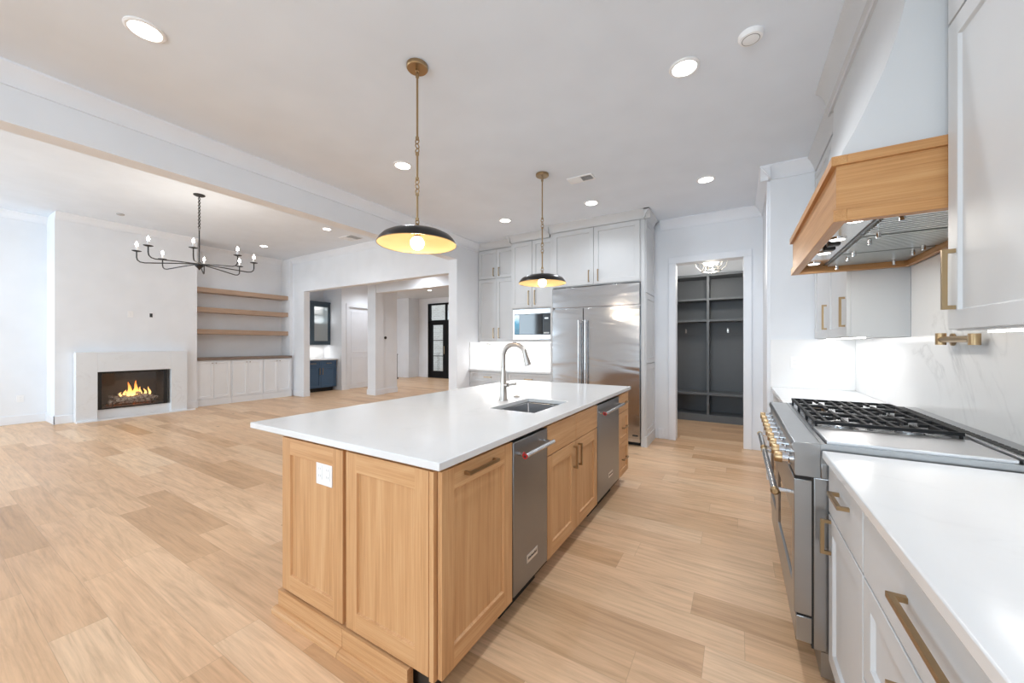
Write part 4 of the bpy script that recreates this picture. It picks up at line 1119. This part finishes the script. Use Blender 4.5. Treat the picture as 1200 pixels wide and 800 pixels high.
# front door
t = bpy.data.objects.new('door_2', None); C.objects.link(t); t.location = (-9.66, 11.12, 0); t['kind'] = 'structure'
m = MB()
X0, X1 = -10.58, -8.75
m.box(X0, X0+.09, 11.08, 11.2, 0, 2.93); m.box(X1-.09, X1, 11.08, 11.2, 0, 2.93); m.box(X0, X1, 11.08, 11.2, 2.87, 2.93); m.box(X0, X1, 11.08, 11.2, 2.18, 2.27); m.box(X0, X1, 11.08, 11.2, 0, .03)
m.build('door_frame', M_blackm, t)
for (a, b) in ((X0+.09, -9.67), (-9.66, X1-.09)):
    m = MB(); m.grid_slab([a, a+.13, b-.15, b], [.03, .27, 2.08, 2.18], 0, .05, 0, face_map('-y', 11.16), center_hole=True)
    for z in (.85, 1.46): m.box(a+.13, b-.15, 11.12, 11.15, z, z+.025)
    d = m.build('door_leaf', M_blackm, t)
    bx(a+.12, b-.14, 11.133, 11.137, .26, 2.09).build('glass_pane', M_glass, d)
bx(X0+.09, X1-.09, 11.13, 11.135, 2.27, 2.87).build('transom_glass', M_glass, t)
bx(-9.70, -9.63, 11.10, 11.18, 2.27, 2.87).build('transom_mullion', M_blackm, t)
MB().tube([(-9.73, 11.07, .95), (-9.73, 11.07, 1.25)], .012, 10).build('pull_handle', M_brass, t)
# brick wall of the porch outside
M_brick = mat('pale_porch_brick', (.5,.45,.4), .8); nb = NT(M_brick)
br = nb.new('ShaderNodeTexBrick'); nb.L(nb.scale(nb.co, (1, 1, 1)), br.inputs['Vector'])
mp = nb.new('ShaderNodeMapping'); nb.L(nb.co, mp.inputs[0]); mp.inputs['Rotation'].default_value = (R(90), 0, 0); nb.L(mp.outputs[0], br.inputs['Vector'])
br.inputs['Color1'].default_value = (.50,.44,.39,1); br.inputs['Color2'].default_value = (.40,.33,.28,1); br.inputs['Mortar'].default_value = (.6,.58,.55,1)
br.inputs['Scale'].default_value = 1.0; br.inputs['Brick Width'].default_value = .22; br.inputs['Row Height'].default_value = .075; br.inputs['Mortar Size'].default_value = .008
nb.L(br.outputs[0], nb.b.inputs['Base Color'])
struct('wall_porch', bx(-13.5, -6.0, 14.2, 14.4, -.1, 4.0), M_brick)
struct('floor_porch', bx(-13.5, -6.0, 11.4, 14.2, -.12, -.02), mat('porch_concrete', (.45,.44,.42), .8))

# ================================================================== MUDROOM
t = thing('mudroom_locker', (-.42, 7.4, 0), 'charcoal two-bay mudroom locker with cubbies, hooks and bench', 'locker')
LX0, LX1, LY0, LY1 = -1.36, .50, 7.20, 7.61
bx(LX0, LX1, LY1-.02, LY1, .1, 2.50).build('back_panel', M_lock, t)
for x in (LX0, -.44, LX1-.04): bx(x, x+.04, LY0, LY1-.02, .12 if x == -.44 else 0, 2.49).build('divider', M_lock, t, bevel=.002)
for (z0, z1) in ((2.49, 2.53),): bx(LX0, LX1, LY0-.01, LY1-.02, z0, z1).build('top_board', M_lock, t, bevel=.002)
for (z0, z1) in ((2.08, 2.115), (1.715, 1.75)):
    for (a, b) in ((LX0+.04, -.44), (-.40, LX1-.04)): bx(a, b, LY0, LY1-.02, z0, z1).build('shelf', M_lock, t, bevel=.002)
bx(LX0+.04, LX1-.04, LY0-.012, LY1-.02, .455, .50).build('bench_seat', M_lock, t, bevel=.002)
bx(LX0+.04, LX1-.04, LY0, LY1-.02, .085, .12).build('bottom_board', M_lock, t)
bx(LX0+.04, LX1-.04, LY0, LY0+.02, 0, .085).build('toe_board', M_lock, t)
bx(LX0+.04, LX1-.04, LY1-.045, LY1-.02, 1.50, 1.63).build('hook_rail', M_lock, t)
for x in (-1.15, -.80, -.72, -.13, -.05, .30):
    if x in (-.72, -.05): continue
    m = MB(); m.box(x-.012, x+.012, LY1-.052, LY1-.045, 1.53, 1.60)
    m.tube([(x, LY1-.05, 1.585), (x, LY1-.09, 1.585), (x, LY1-.105, 1.61)], .005, 8); m.tube([(x, LY1-.05, 1.55), (x, LY1-.075, 1.535), (x, LY1-.09, 1.555)], .005, 8)
    m.build('coat_hook', M_nickel, t, 'small nickel double hook')
t = thing('cage_ceiling_light', (-.33, 6.45, 2.95), 'round open-cage ceiling light with glowing centre in the mudroom', 'ceiling light')
X, Y = -.335, 6.42
MB().lathe([(.06, 0), (.06, -.02), (0, -.02)], (X, Y, 2.95), 24, caps=False).build('canopy', M_nickel, t)
MB().tube([(X, Y, 2.93), (X, Y, 2.70)], .007, 8).build('stem', M_nickel, t)
m = MB()
for z, r in ((2.60, .235), (2.44, .13)): m.torus((X, Y, z), r, .008, 36, 8)
for k in range(6):
    a = k*PI/3 + .3; m.tube([(X+r_*math.cos(a), Y+r_*math.sin(a), z_) for r_, z_ in ((.03, 2.78), (.15, 2.73), (.235, 2.60), (.20, 2.50), (.13, 2.44), (.10, 2.50), (.05, 2.70))], .006, 8)
m.build('cage', mat('pale_nickel', (.8,.76,.70), .25, 1.0), t)
MB().lathe([(0, .06), (.09, .05), (.125, .0), (.09, -.06), (0, -.09)], (X, Y, 2.60), 28, caps=False).build('glass_globe', M_lens, t, 'glowing white glass globe')
lamp('POINT', (X, Y, 2.38), 14, (1, .93, .82), t, .08)
